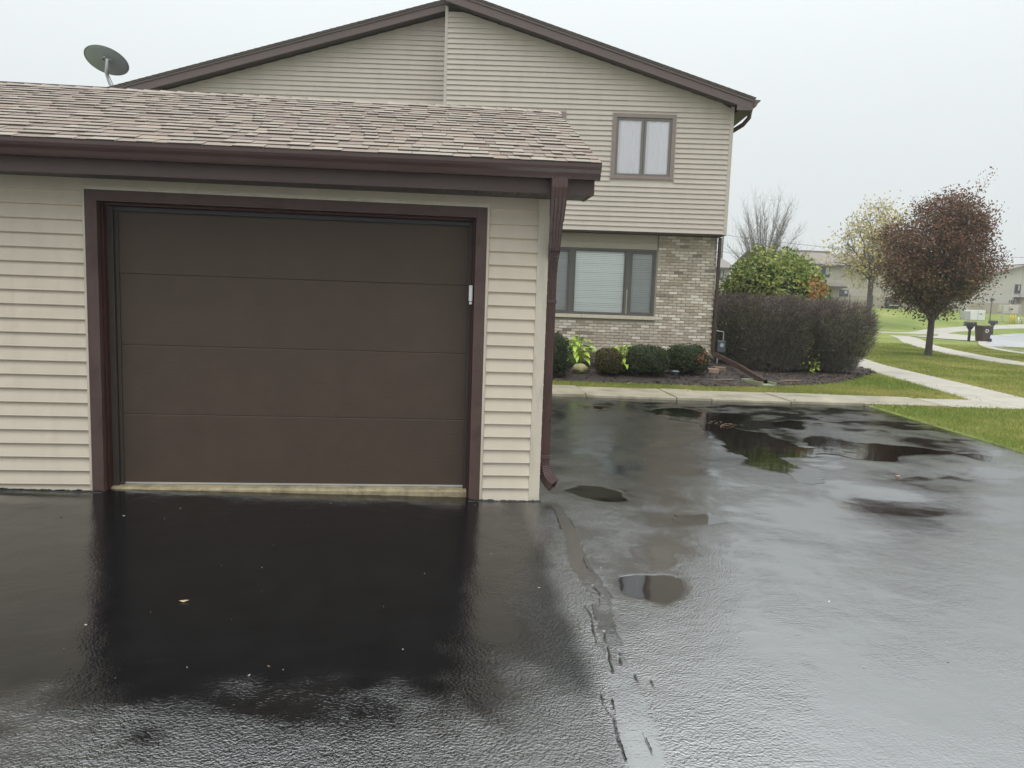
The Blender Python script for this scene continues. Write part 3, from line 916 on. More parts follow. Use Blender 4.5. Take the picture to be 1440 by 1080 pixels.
tabs.sort(key=lambda t: (t[2] < -1.35 - .1 * t[0] * .15, t[0]))
for t in tabs[:300]:
    butt(tabmesh(MB(), *t).build('shingle', M['shingle'] if t[5] > .007 else M['shingle_low'], roof))
b = MB(); b2 = MB()
for t in tabs[300:]: tabmesh(b if t[5] > .007 else b2, *t)
tag(butt(b.build('upper_shingles', M['shingle'], roof)), kind='stuff')
tag(butt(b2.build('upper_shingle_plies', M['shingle_low'], roof)), kind='stuff')
x = GL
while x < XR - .02:
    x1 = min(x + .15, XR + .004)
    z0, z1 = RZ + tilt(x) * 1.35, RZ + tilt(x1) * 1.35
    a, d = .018, .030
    MB().add([(x, RY - .11, z0 - .036), (x, RY, z0 + .016), (x, RY + .11, z0 - .036), (x1 + .03, RY - .11, z1 - .046), (x1 + .03, RY, z1 + .006), (x1 + .03, RY + .11, z1 - .046),
              (x, RY - .11, z0 - .05), (x, RY, z0 + .002), (x, RY + .11, z0 - .05)],
             [(0, 3, 4, 1), (1, 4, 5, 2), (0, 1, 7, 6), (1, 2, 8, 7)]).build('ridge_cap', M['shingle'], roof)
    x = x1
# gutter (K style), end cap, downspout
gp = [(-.376, 2.478), (-.376, 2.388), (-.455, 2.384), (-.462, 2.398), (-.470, 2.424), (-.486, 2.446), (-.494, 2.464), (-.494, 2.486), (-.478, 2.488), (-.478, 2.480), (-.486, 2.468), (-.482, 2.452), (-.464, 2.428), (-.456, 2.402), (-.45, 2.392), (-.382, 2.394), (-.382, 2.478)]
n = len(gp); vs = []
for x in (GL - .2, 3.638):
    for y, z in gp: vs.append((x, y, z + tilt(x)))
fs = [(i, (i + 1) % n, (i + 1) % n + n, i + n) for i in range(n)]
gut = obj('gutter', vs, fs, M['gutter'], GAR)
MB().prism([(3.636, y, z) for y, z in ((-.376, 2.48), (-.376, 2.386), (-.457, 2.382), (-.464, 2.398), (-.472, 2.424), (-.488, 2.446), (-.496, 2.466), (-.496, 2.489))], (.004, 0, 0)).build('end_cap', M['gutter'], gut)


def spout(name, path, mat, parent, ribs=4, ringed=()):
    """ribbed rectangular pipe: path of (point, width, depth, side axis)"""
    vs, fs = [], []
    m = 0
    for idx, (p, w, d, ax) in enumerate(path):
        p = Vector(p); q0 = Vector(path[max(idx - 1, 0)][0]); q1 = Vector(path[min(idx + 1, len(path) - 1)][0])
        t = (q1 - q0).normalized(); a = Vector(ax); a = (a - t * a.dot(t)).normalized(); b = t.cross(a)
        ring = []
        for side in range(4):
            A, B, ha, hb = [(a, b, w / 2, d / 2), (b, -a, d / 2, w / 2), (-a, -b, w / 2, d / 2), (-b, a, d / 2, w / 2)][side]
            k = ribs * 4
            for i in range(k):
                f = i / k
                off = -.0035 if (i % 4) in (1, 2) else 0
                ring.append(p + A * (ha * (1 - 2 * f)) + B * (hb + off))
        m = len(ring); vs += ring
    for i in range(len(path) - 1):
        for k in range(m):
            fs.append((i * m + k, i * m + (k + 1) % m, (i + 1) * m + (k + 1) % m, (i + 1) * m + k))
    return obj(name, vs, fs, mat, parent)


XA = (1, 0, 0)
dsp = spout('downspout', [((3.402, .062, 1.78), .066, .085, XA), ((3.402, .062, 1.4), .066, .085, XA), ((3.402, .062, .9), .066, .085, XA), ((3.402, .062, .235), .066, .085, XA)], M['spout'], GAR)
spout('upper_elbow', [((3.357, -.425, 2.392), .112, .07, XA), ((3.358, -.425, 2.33), .112, .07, XA), ((3.360, -.405, 2.27), .110, .072, XA), ((3.366, -.34, 2.205), .104, .076, XA), ((3.372, -.27, 2.13), .098, .08, XA)], M['spout'], dsp)
spout('offset_pipe', [((3.371, -.275, 2.135), .092, .074, XA), ((3.388, -.12, 1.985), .082, .078, XA), ((3.394, -.06, 1.925), .078, .08, XA)], M['spout'], dsp)
pth = []
for k in range(22):
    f = k / 21
    cor = .0035 if k % 2 else 0
    y = -.075 + .137 * (1 - (1 - f) ** 2); z = 1.935 - .17 * f
    pth.append(((3.393 + .009 * f, y, z), .078 - .008 * f + cor, .09 + cor, XA))
spout('lower_elbow', pth, M['spout'], dsp)
pth = []
for k in range(20):
    f = k / 19; a = f * R(62)
    cor = .009 if k % 2 else 0
    r = .18
    pth.append(((3.402 + .8 * r * (1 - math.cos(a)) , .062 - .55 * r * (1 - math.cos(a)), .245 - r * math.sin(a)), .072 + cor, .092 + cor, (1, .3, 0)))
spout('outlet_elbow', pth, M['spout'], dsp)
MB().box(3.364, 3.441, .012, .112, .30, .328).build('strap', M['spout'], dsp, bevel=.002)
MB().box(3.364, 3.441, .012, .112, 1.52, 1.545).build('strap', M['spout'], dsp, bevel=.002)
# ------------------------------------------------------------------ two storey townhouse, turned a little from the garage
H_ = thing('townhouse', (HX, HY, 0), 'two storey townhouse with beige siding, brown gable trim and brick ground floor', 'house', rz=-HA)
EH = .1105
# siding limits under the rakes (house coordinates u, v, z)


def rake_r(u): return 7.948 - .3035 * (u + 3.444)


def u_r(z): return min(2.902, -3.444 + (7.948 - z) / .3035)


LW = .9                                          # the left half stands back


def u_l(z): return max(-12.0, -3.618 - (8.076 - z) / .2836)


# cores
MB().prism([(-3.5, .15, 3.21), (2.96, .15, 3.21), (2.96, .15, 6.0), (-3.5, .15, 7.9)], (0, 10, 0)).build('wall', M['core'], H_)
MB().prism([(-12, LW + .004, -.1), (-3.5, LW + .004, -.1), (-3.5, LW + .004, 8.05), (-12, LW + .004, 5.65)], (0, 9, 0)).build('wall', M['core'], H_)
WINS = [(.283, 1.700, 4.372, 5.797), (-2.205, -.775, 4.362, 5.790)]
k = 0
z = 3.205
while z < 7.88:
    zt = z + EH
    cutsu = [(-3.462, lambda q: u_r(q))]
    spans = [(-3.462, None)]
    segs = []
    edges = [(-3.462)]
    hits = [w for w in WINS if zt > w[2] - .02 and z < w[3] + .014]
    hits.sort()
    left = -3.462
    for w in hits:
        segs.append((left, w[0] - .016)); left = w[1] + .016
    segs.append((left, None))
    for a, b in segs:
        prof = clap(EH, 0, z=z, d=.030)
        if b is None:
            if u_r(zt) - a < .03: continue
            MB().profx(prof, a, u_r).build('siding_board', M['hsiding'], H_)
        else:
            MB().profx(prof, a, b).build('siding_board', M['hsiding'], H_)
    z = zt
z = 5.2
while z < 8.0:
    prof = clap(EH, LW, z=z, d=.030)
    if -3.535 - u_l(z + EH) > .05:
        MB().profx(prof, u_l, -3.535).build('siding_board', M['hsiding'], H_)
    z += EH
MB().box(-12, -3.54, LW - .004, LW + .004, .0, 5.2).build('lower_wall', M['hsiding'], H_)
MB().box(-3.53, -3.462, -.024, .0, 3.19, 7.96).box(-3.53, -3.51, .0, LW + .02, 3.19, 7.99).build('corner_post', M['hpost'], H_, bevel=.003)
MB().box(2.902, 2.986, -.024, .0, 3.19, 6.02).box(2.964, 2.986, .0, 9, 3.19, 5.98).build('corner_post', M['hpost'], H_, bevel=.003)


# rakes
def rb(u): return 5.99 + .3065 * (2.93 - u)


MB().prism([(-3.60, -.30, rb(-3.6)), (3.30, -.30, rb(3.30)), (3.30, -.30, rb(3.30) + .168), (-3.60, -.30, rb(-3.6) + .168)], (0, -.03, 0)).build('rake_board', M['rake'], H_, bevel=.003)
MB().prism([(-3.60, -.30, rb(-3.6) + .170), (3.31, -.30, rb(3.31) + .170), (3.31, -.30, rb(3.31) + .225), (-3.60, -.30, rb(-3.6) + .225)], (0, -.05, 0)).build('drip_edge', M['rake'], H_, bevel=.003)
MB().prism([(-3.55, -.299, rb(-3.55) + .03), (2.96, -.299, rb(2.96) + .03), (2.96, .02, rb(2.96) + .03), (-3.55, .02, rb(-3.55) + .03)], (0, 0, .02)).build('rake_soffit', M['soffit'], H_)
roofr = MB().prism([(-3.62, -.365, rb(-3.62) + .226), (3.325, -.365, rb(3.325) + .226), (3.325, -.365, rb(3.325) + .262), (-3.62, -.365, rb(-3.62) + .262)], (0, 10.8, 0)).build('roof', M['dshingle'], H_)
for i in range(44):                      # butt ends of the courses show along the rake
    u = -3.6 + i * .158; u1 = u + .158
    MB().prism([(u, -.374, rb(u) + .255), (u1, -.374, rb(u1) + .262), (u1, -.374, rb(u1) + .270), (u, -.374, rb(u) + .274)], (0, .6, 0)).build('shingle_course', M['dshingle'], roofr)
MB().prism([(2.95, -.298, 5.87), (3.28, -.298, 5.87), (3.28, -.298, rb(3.28) + .001), (2.95, -.298, rb(2.95))], (0, -.028, 0)).build('rake_return', M['rake'], H_)
MB().box(2.99, 3.285, -.297, 9.5, 5.855, 5.868).build('eave_soffit', M['soffit'], H_)
MB().box(3.285, 3.305, -.295, 9.5, 5.86, 6.03).build('eave_fascia', M['rake'], H_)
hg = MB().prism([(3.312, -.33, 6.10), (3.312, -.33, 5.955), (3.37, -.33, 5.96), (3.40, -.33, 6.02), (3.455, -.33, 6.07), (3.455, -.33, 6.095)], (0, 9.8, 0)).build('gutter', M['rake'], H_)
MB().tube([(3.37, .10, 5.97), (3.355, .12, 5.82), (3.27, .25, 5.70), (3.12, .6, 5.62), (3.035, .95, 5.56), (3.03, 1.0, 5.40)], .05, 8).build('gutter_elbow', M['gutter'], hg, smooth=True)
spout('downspout', [((3.03, 1.0, 5.47), .06, .08, XA), ((3.03, 1.0, 3.3), .06, .08, XA)], M['gutter'], H_)
spout('downspout', [((2.962, .42, 3.17), .06, .09, XA), ((2.962, .42, 1.8), .06, .09, XA), ((2.962, .42, .46), .06, .09, XA)], M['gutter'], H_)
# left half


def rl(u): return 8.076 - .2836 * (-3.618 - u)


VL = LW - .3
MB().prism([(-12.4, VL, rl(-12.4)), (-3.56, VL, rl(-3.56)), (-3.56, VL, rl(-3.56) + .155), (-12.4, VL, rl(-12.4) + .18)], (0, -.03, 0)).build('rake_board', M['rake'], H_, bevel=.003)
MB().prism([(-12.4, VL, rl(-12.4) + .182), (-3.58, VL, rl(-3.58) + .157), (-3.58, VL, rl(-3.58) + .20), (-12.4, VL, rl(-12.4) + .235)], (0, -.05, 0)).build('drip_edge', M['rake'], H_, bevel=.003)
MB().prism([(-12, VL + .001, rl(-12) + .03), (-3.55, VL + .001, rl(-3.55) + .03), (-3.55, LW + .02, rl(-3.55) + .03), (-12, LW + .02, rl(-12) + .03)], (0, 0, .02)).build('rake_soffit', M['soffit'], H_)
roofl = MB().prism([(-12.5, VL - .065, rl(-12.5) + .237), (-3.60, VL - .065, rl(-3.60) + .202), (-3.60, VL - .065, rl(-3.60) + .235), (-12.5, VL - .065, rl(-12.5) + .27)], (0, 9.9, 0)).build('roof', M['dshingle'], H_)
for i in range(56):
    u = -12.4 + i * .158; u1 = u + .158; e = lambda q: rl(q) + .237 - .035 * (q + 12.5) / 8.9 + .03
    MB().prism([(u, VL - .074, e(u) + .008), (u1, VL - .074, e(u1)), (u1, VL - .074, e(u1) + .010), (u, VL - .074, e(u) + .018)], (0, .6, 0)).build('shingle_course', M['dshingle'], roofl)


# upper windows
def upper_window(u0, u1, z0, z1, spread):
    c = .088
    w = MB().box(u0, u0 + c, -.045, 0, z0, z1).box(u1 - c, u1, -.045, 0, z0, z1).box(u0 + c, u1 - c, -.0445, 0, z1 - c, z1 - .0005).box(u0 + c, u1 - c, -.0445, 0, z0 + .0005, z0 + c * .75) \
        .build('window', M['wframe'], H_, bevel=.004)
    MB().box(u0 - .014, u0 - .001, -.03, 0, z0 - .012, z1 + .014).box(u1 + .001, u1 + .014, -.03, 0, z0 - .012, z1 + .014).box(u0 - .001, u1 + .001, -.0295, 0, z1 + .001, z1 + .0135).box(u0 - .001, u1 + .001, -.0295, 0, z0 - .0115, z0 - .001).build('channel', M['hpost'], w)
    MB().box(u0 - .02, u1 + .02, -.003, .004, z1 + .0136, z1 + .135).box(u0 - .02, u1 + .02, -.003, .004, z0 - .135, z0 - .0116).build('flashing', M['hsiding'], w)
    MB().box(u0 + c, u1 - c, .12, .13, z0 + .05, z1 - .05).build('back_panel', M['room'], w)
    um = (u0 + u1) / 2
    a0, a1 = u0 + c + .002, u1 - c - .002; b0, b1 = z0 + c * .75 + .002, z1 - c - .002; t = .05
    for (p, q) in ((a0, um - .004), (um + .004, a1)):
        sash = MB().box(p, p + t, -.022, .02, b0, b1).box(q - t, q, -.022, .02, b0, b1).box(p + t, q - t, -.0215, .0195, b1 - t, b1 - .0005).box(p + t, q - t, -.0215, .0195, b0 + .0005, b0 + t).build('sash', M['sash'], w, bevel=.003)
        MB().box(p + t - .004, q - t + .004, -.004, .002, b0 + t - .004, b1 - t + .004).build('pane', M['glass'], w)
        n = 40; vs = []
        for i in range(n + 1):
            x = p + .01 + (q - p - .02) * i / n
            y = .018 + .008 * math.sin(i * 1.15 + p * 9) * (.5 + .5 * math.sin(i * .31)) + .006 * math.sin(i * .5)
            vs += [(x, y, b0 + .01), (x + .006 * math.sin(i), y + .004, b1 - .01)]
        obj('curtain', vs, [(2 * i, 2 * i + 2, 2 * i + 3, 2 * i + 1) for i in range(n)], M['curtain'], w, smooth=True)
    return w


for w in WINS: upper_window(*w, 0)

# brick ground floor under the overhang
BV = .45
MB().box(-3.6, 2.965, 0.0, BV + .06, 3.178, 3.203).build('overhang_soffit', M['soffit'], H_)
WU0, WU1, WZ0, WZ1 = -1.24, 1.515, 1.30, 2.838
br_core = MB().box(-12, WU0, BV + .012, 9, -.2, 3.18).box(WU1, 2.905, BV + .012, 9, -.2, 3.18).box(WU0, WU1, BV + .012, 9, -.2, 1.2)
bwall = br_core.build('brick_wall', M['mortar'], H_)
CH = .0677; BL = .2055
bricks = []
ncr = int((3.175 - .40) / CH)
for c in range(ncr + 1):
    z0 = .40 + c * CH
    off = 0 if c % 2 else BL / 2
    u = -3.5 - off
    while u < 2.905:
        a, b = u + .007, u + BL - .007
        u += BL
        b = min(b, 2.912)
        if b - a < .04: continue
        if z0 + CH > WZ0 - .10 and True:
            # window and header opening
            if a < WU1 + .03 and b > WU0 - .03:
                if a >= WU0 - .03 and b <= WU1 + .035: continue
                if a < WU0: b = min(b, WU0 - .005)
                else: a = max(a, WU1 + .036)
                if b - a < .04: continue
        bricks.append((a, b, z0 + .006, z0 + CH - .007))


def brick(mb, a, b, z0, z1):
    d = random.uniform(-.0035, .0035); j = lambda: random.uniform(-.0025, .0025)
    y0, y1 = BV - .004 + d, BV + .02
    c = .004
    P = [(a + j(), y0 + c, z0 + j()), (b + j(), y0 + c, z0 + j()), (b + j(), y0 + c, z1 + j()), (a + j(), y0 + c, z1 + j()), (a + c, y0, z0 + c), (b - c, y0, z0 + c), (b - c, y0, z1 - c), (a + c, y0, z1 - c), (a, y1, z0), (b, y1, z0), (b, y1, z1), (a, y1, z1)]
    return mb.add(P, [(4, 5, 6, 7), (0, 1, 5, 4), (1, 2, 6, 5), (2, 3, 7, 6), (3, 0, 4, 7), (8, 9, 1, 0), (9, 10, 2, 1), (10, 11, 3, 2), (11, 8, 0, 3)])


bricks.sort(key=lambda q: -((q[0] > 1.3) * 10 + (q[0] > -.75) * 1 + q[0] * .01))
for q in bricks[:300]: brick(MB(), *q).build('brick', M['brick'], bwall)
b = MB()
for q in bricks[300:]: brick(b, *q)
tag(b.build('more_bricks', M['brick'], bwall), kind='stuff')
# ledge stones at the foot of the wall
u = -3.5
while u < 2.85:
    L = random.uniform(.22, .4); u1 = min(u + L, 2.9)
    for r_, (za, zb) in enumerate(((.10, .2), (.205, .30), (.305, .395))):
        o_ = (.08, .05, .02)[r_]
        if r_ == 1: ua, ub = u + .1, u1 + .1
        else: ua, ub = u, u1
        MB().box(ua + .004, min(ub, 2.93) - .004, BV - o_ - random.uniform(0, .012), BV + .02, za, zb).build('ledge_stone', M['fnd'], bwall, bevel=.008)
    u = u1
# stone sill, header boards
for a, b in ((WU0 - .03, -.2), (-.195, WU1 + .032)):
    MB().prism([(a, BV - .055, 1.205), (b, BV - .055, 1.205), (b, BV - .055, 1.288), (a, BV - .055, 1.288)], (0, .16, 0)).build('sill', M['stone'], H_, bevel=.005)
for za, zb, dv in ((2.842, 2.985, 0), (2.988, 3.177, .012)):
    MB().profx([(BV + .03, za), (BV - .010 + dv, za), (BV - .012 + dv, za + .006), (BV - .002 + dv, zb), (BV + .03, zb)], WU0 - .02, WU1 + .005).build('header_board', M['headpanel'], H_)
MB().box(WU1 + .006, WU1 + .028, BV - .02, BV + .03, 2.84, 3.177).build('header_trim', M['sash'], H_)
# big window: frame, mullions, sashes, panes, blinds
fv = BV + .02
win = MB().box(WU0, WU0 + .045, fv - .02, fv + .06, WZ0 - .01, WZ1).box(WU1 - .045, WU1, fv - .02, fv + .06, WZ0 - .01, WZ1).box(WU0 + .045, WU1 - .045, fv - .0195, fv + .06, WZ1 - .045, WZ1 - .0005) \
    .box(WU0 + .045, WU1 - .045, fv - .0195, fv + .06, WZ0 - .0095, WZ0 + .03).box(.795, .915, fv - .0185, fv + .06, WZ0 + .03, WZ1 - .045).box(-.525, -.405, fv - .0185, fv + .06, WZ0 + .03, WZ1 - .045).build('window', M['lsash'], H_, bevel=.004)
MB().box(.845, .865, fv - .030, fv - .019, WZ0 + .03, WZ0 + .6).build('mullion_cap', M['headpanel'], win)
for (p, q, scr) in ((WU0 + .047, -.527, 1), (-.403, .793, 0), (.917, WU1 - .047, 1)):
    b0, b1 = WZ0 + .032, WZ1 - .047; t = .038 if scr else .022
    MB().box(p, p + t, fv - .005, fv + .04, b0, b1).box(q - t, q, fv - .005, fv + .04, b0, b1).box(p + t, q - t, fv - .0045, fv + .0395, b1 - t, b1 - .0005).box(p + t, q - t, fv - .0045, fv + .0395, b0 + .0005, b0 + t).build('sash', M['lsash'], win, bevel=.003)
    MB().box(p + t - .004, q - t + .004, fv + .010, fv + .016, b0 + t - .004, b1 - t + .004).build('pane', M['glass'], win)
    if scr:
        obj('insect_screen', [(p + t, fv + .03, b0 + t), (q - t, fv + .03, b0 + t), (q - t, fv + .03, b1 - t), (p + t, fv + .03, b1 - t)], [(0, 1, 2, 3)], M['screen'], win)
    nsl = 34
    for i in range(nsl):
        z = b0 + .03 + (b1 - b0 - .06) * i / (nsl - 1)
        dz = random.uniform(-.002, .002)
        MB().prism([(p + .012, fv + .046, z - .0185 + dz), (q - .012, fv + .046, z - .0185 + dz), (q - .012, fv + .062, z + .0180), (p + .012, fv + .062, z + .0180)], (0, .002, .002)).build('slat', M['blind'], win)
    for f in (.12, .5, .88):
        x = p + (q - p) * f
        MB().box(x - .003, x + .003, fv + .040, fv + .043, b0 + .02, b1 - .02).build('cord', M['blind'], win)
    MB().box(p + .01, q - .01, fv + .055, fv + .10, b1 - .032, b1 - .002).build('head_rail', M['blind'], win)
MB().box(WU0 + .02, WU1 - .02, fv + .16, fv + .17, 1.2, 3.0).build('room_screen', M['room'], win)
# side wall of the ground floor and the downspout's leg across the bed
MB().box(2.906, 2.93, BV + .08, 9, -.2, 3.17).build('side_wall', M['fnd'], H_)
leg = [(9.0, 10.50, .44), (9.04, 10.0, .345), (9.09, 9.3, .215), (9.12, 8.72, .125)]


def to_local(p):
    dx, dy = p[0] - HX, p[1] - HY
    return (dx * EU.x + dy * EU.y, dx * EV.x + dy * EV.y, p[2])


a0 = (2.965, .40, .47)
spout('downspout_leg', [(a0, .075, .095, XA), (to_local((9.03, 9.9, .305)), .075, .095, XA), (to_local((9.11, 8.62, .085)), .075, .095, XA)], M['gutter'], H_)
# ------------------------------------------------------------------ dish on the far roof slope
dp = Vector((-5.40, 13.5, 6.13))
D = thing('satellite_dish', dp, 'grey satellite dish on a bent mast on the roof slope', 'satellite dish')
nrm = Vector((.0424, .464, .885)).normalized(); dc = Vector((-5.516, 13.5, 6.905))
ax = Vector((0.857, .438, -.271)); ax = (ax - nrm * ax.dot(nrm)).normalized(); ay = nrm.cross(ax)
vs, fs = [], []
NR, NA = 8, 40
for s_, off in ((1, 0), (1, .012)):
    for i in range(NR + 1):
        r = i / NR
        for k in range(NA):
            w = 2 * math.pi * k / NA
            vs.append(dc + ax * (.475 * r * math.cos(w)) + ay * (.455 * r * math.sin(w)) + nrm * (.085 * r * r - .085 + off))
for i in range(NR):
    for k in range(NA):
        a = i * NA + k; b = i * NA + (k + 1) % NA; c = b + NA; d = a + NA; o2 = (NR + 1) * NA
        fs.append((a, b, c, d)); fs.append((d + o2, c + o2, b + o2, a + o2))
for k in range(NA):
    a = NR * NA + k; b = NR * NA + (k + 1) % NA; o2 = (NR + 1) * NA
    fs.append((a, b, b + o2, a + o2))
obj('reflector', vs, [f[::-1] for f in fs], M['dish'], D, smooth=True)
rim = [dc + ax * (.478 * math.cos(2 * math.pi * k / 48)) + ay * (.458 * math.sin(2 * math.pi * k / 48)) for k in range(49)]
MB().tube(rim, .010, 6, False).build('rim', M['dish'], D, smooth=True)
bk = dc - nrm * .10 - ay * .16
b = MB(); b.tube([bk + ax * .09 + ay * .10, bk + ax * .10 - ay * .02, bk + ax * .05 - ay * .12 - nrm * .05], .014, 6)
b.tube([bk - ax * .09 + ay * .10, bk - ax * .10 - ay * .02, bk - ax * .05 - ay * .12 - nrm * .05], .014, 6)
b.tube([bk + ax * .09 + ay * .10, bk + ay * .13, bk - ax * .09 + ay * .10], .014, 6)
b.build('bracket', M['dishmetal'], D, smooth=True)
hb = bk - ay * .12 - nrm * .06
m1 = MB().tube([hb + ay * .1, hb, Vector((-5.50, 13.42, 6.60)), Vector((-5.47, 13.45, 6.44)), Vector((-5.42, 13.48, 6.28)), dp], [.04, .04, .035, .03, .03, .03], 8).build('mast', M['dishmetal'], D, smooth=True)
MB().tube([hb + ay * .05, Vector((-5.46, 13.43, 6.58)), Vector((-5.38, 13.47, 6.36)), Vector((-5.32, 13.5, 6.16))], .009, 5).build('cable', M['wire'], m1)
MB().prism([(dp.x - .12, dp.y - .1, dp.z - .03), (dp.x + .12, dp.y - .1, dp.z + .03), (dp.x + .12, dp.y + .1, dp.z + .03), (dp.x - .12, dp.y + .1, dp.z - .03)], (0, 0, .012)).build('foot', M['dishmetal'], D)


# ------------------------------------------------------------------ foliage helpers
def rand_dirs(n):
    v = RNG.normal(size=(n, 3)); return v / np.linalg.norm(v, axis=1)[:, None]


def leaf_quads(P, size, nrmv=None, asp=.55, jitter=.5):
    """diamond leaves folded along the midrib; P (n,3); size (n,)"""
    n = len(P)
    d = rand_dirs(n)
    if nrmv is not None:
        d = d * jitter + nrmv; d /= np.linalg.norm(d, axis=1)[:, None]
    a = np.cross(d, rand_dirs(n)); a /= np.linalg.norm(a, axis=1)[:, None] + 1e-9
    b = np.cross(d, a)
    s = size[:, None]
    V = np.stack([P - a * s * .5, P + b * s * asp * .5 - d * s * .08, P + a * s * .5, P - b * s * asp * .5 - d * s * .08], 1).reshape(-1, 3)
    F = np.arange(n)[:, None] * 4 + np.array([0, 1, 2, 3])
    F = np.concatenate([F[:, [0, 1, 2]], F[:, [0, 2, 3]]])
    return V, F


def pick_cols(n, cols, wts, var=.2):
    c = np.array(cols)[RNG.choice(len(cols), n, p=np.array(wts) / sum(wts))]
    return c * RNG.uniform(1 - var, 1 + var, (n, 1))


def core_blob(name, c, r, mat, parent, amp=.12, seed=0, flat=None):
    """dark woody heart of a shrub"""
    vs, fs = [], []
    nu, nv = 20, 12
    for j in range(nv + 1):
        th = math.pi * j / nv
        for i in range(nu):
            ph = 2 * math.pi * i / nu
            d = Vector((math.sin(th) * math.cos(ph), math.sin(th) * math.sin(ph), math.cos(th)))
            k = 1 + amp * noise.noise(d * 2.2 + Vector((seed, 0, 0)))
            vs.append((c[0] + d.x * r[0] * k, c[1] + d.y * r[1] * k, c[2] + d.z * r[2] * k))
    for j in range(nv):
        for i in range(nu):
            a = j * nu + i; b = j * nu + (i + 1) % nu; fs.append((a, a + nu, b + nu, b))
    return obj(name, vs, fs, mat, parent, smooth=True)


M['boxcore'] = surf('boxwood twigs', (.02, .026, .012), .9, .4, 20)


def boxwood(x, y, rx, ry, h, label, cols, wts, n=5200, seed=0, group='clipped shrubs in front of the brick wall'):
    g = bedz(x, y)
    t = thing('boxwood_shrub', (x, y, g), label, 'shrub', group)
    c = (x, y, g + h * .50)
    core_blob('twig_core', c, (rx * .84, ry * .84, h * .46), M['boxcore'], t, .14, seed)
    d = rand_dirs(n); d = d[d[:, 2] > -.75]
    n = len(d)
    k = 1 + .13 * np.array([noise.noise(Vector(q) * 2.2 + Vector((seed, 0, 0))) for q in d]) + .07 * np.array([noise.noise(Vector(q) * 7 + Vector((seed, 5, 0))) for q in d])
    sh = RNG.uniform(.80, 1.03, n) ** .7
    sq = np.sign(d) * np.abs(d) ** .78                       # clipped: rather flat on top
    P = np.array(c) + sq * np.array([rx, ry, h * .52]) * (k * sh)[:, None]
    P[:, 2] = np.maximum(P[:, 2], g + .01)
    V, F = leaf_quads(P, RNG.uniform(.024, .046, n), d, .6, .9)
    np_obj('leaves', V, F, M['leaf'], t, np.repeat(pick_cols(n, cols, wts, .35), 4, 0))
    for s_ in (-1, 1): MB().tube([(x + s_ * .05, y, g - .05), (x + s_ * .1, y, g + h * .4)], [.014, .01], 5).build('stem', M['bark'], t)
    return t


dk = [(.018, .036, .012), (.03, .055, .016), (.055, .085, .022), (.06, .05, .018), (.10, .085, .02)]
boxwood(4.74, 9.2, .46, .45, .88, 'tall dark green clipped shrub beside the garage downspout', dk, [4, 4, 2, .3, .1], 6500, 1)
boxwood(6.05, 9.42, .29, .30, .54, 'small bronze tinged shrub between the two hostas', [(.04, .05, .014), (.075, .06, .018), (.12, .075, .025), (.10, .11, .03)], [3, 4, 3, 2], 4500, 5)
boxwood(6.86, 9.42, .45, .40, .62, 'low green clipped shrub flecked with yellow leaves', dk, [3, 4, 2, 1.5, 1], 6000, 9)
b4 = boxwood(7.78, 9.62, .45, .40, .62, 'low green clipped shrub with a cluster of red leaves', dk, [3, 4, 2.5, .6, .4], 6000, 14)
# red leaves on it
n = 34
P = np.array([7.95, 9.22, bedz(7.78, 9.6) + .36]) + RNG.normal(size=(n, 3)) * np.array([.06, .025, .07])
V, F = leaf_quads(P, RNG.uniform(.03, .055, n), np.tile([0, -1.0, .3], (n, 1)), .6, .8)
np_obj('red_leaves', V, F, M['leaf'], b4, np.repeat(pick_cols(n, [(.30, .08, .03), (.36, .15, .05)], [2, 1]), 4, 0))

# hostas: every leaf a part
hv, hf = [], []
for i in range(7):
    f = i / 6; wdt = .5 * math.sin(math.pi * min(1, f * 1.02 + .04)) ** .75 * (1 - .25 * f) * .42
    zc = .16 * math.sin(f * 2.2) - .30 * f * f
    for s_ in (-1, 0, 1): hv.append((s_ * wdt, f, zc + (.035 * abs(s_)) * math.sin(math.pi * f)))
for i in range(6):
    for s_ in range(2): a = i * 3 + s_; hf.append((a, a + 1, a + 4, a + 3))
hme = bpy.data.meshes.new('hosta_leaf'); hme.from_pydata(hv, [], hf); hme.materials.append(M['hostaleaf'])
for p in hme.polygons: p.use_smooth = True


def hosta(x, y, rx, h, n, label):
    g = bedz(x, y)
    t = thing('hosta_plant', (x, y, g), label, 'plant', 'hostas against the brick wall')
    for i in range(n):
        a = i * 2.4 + random.uniform(-.3, .3); lvl = (i / n)
        r0 = .06 + .21 * (1 - lvl); zz = h * (.22 + .60 * lvl) * random.uniform(.9, 1.08)
        o = bpy.data.objects.new('leaf', hme); COL.objects.link(o); o.parent = t
        L = rx * random.uniform(.75, 1.1) * (1.05 - .35 * lvl)
        o.location = (math.sin(-a) * r0 + 0, math.cos(a) * r0, zz)
        o.rotation_euler = (R(random.uniform(-38, 5) + 22 * lvl), R(random.uniform(-12, 12)), a)
        o.scale = (L * random.uniform(.85, 1.1), L, L)
        MB().tube([(x, y, g - .02), (x + math.sin(-a) * r0 * .6, y + math.cos(a) * r0 * .6, g + zz * .6), (x + math.sin(-a) * r0, y + math.cos(a) * r0, g + zz)], [.006, .006, .005], 4).build('stalk', M['hostaleaf'], t)
    return t


hosta(5.52, 10.25, .33, .78, 56, 'lime green hosta behind the mossy boulder')
hosta(6.44, 9.72, .28, .70, 50, 'lime green hosta between two clipped shrubs')


# boulders, path lights, stones
def lump(name, c, r, mat, label, cat, amp=.3, seed=0, group=None):
    o = core_blob(name, c, r, mat, None, amp, seed); return tag(o, label, cat, group)


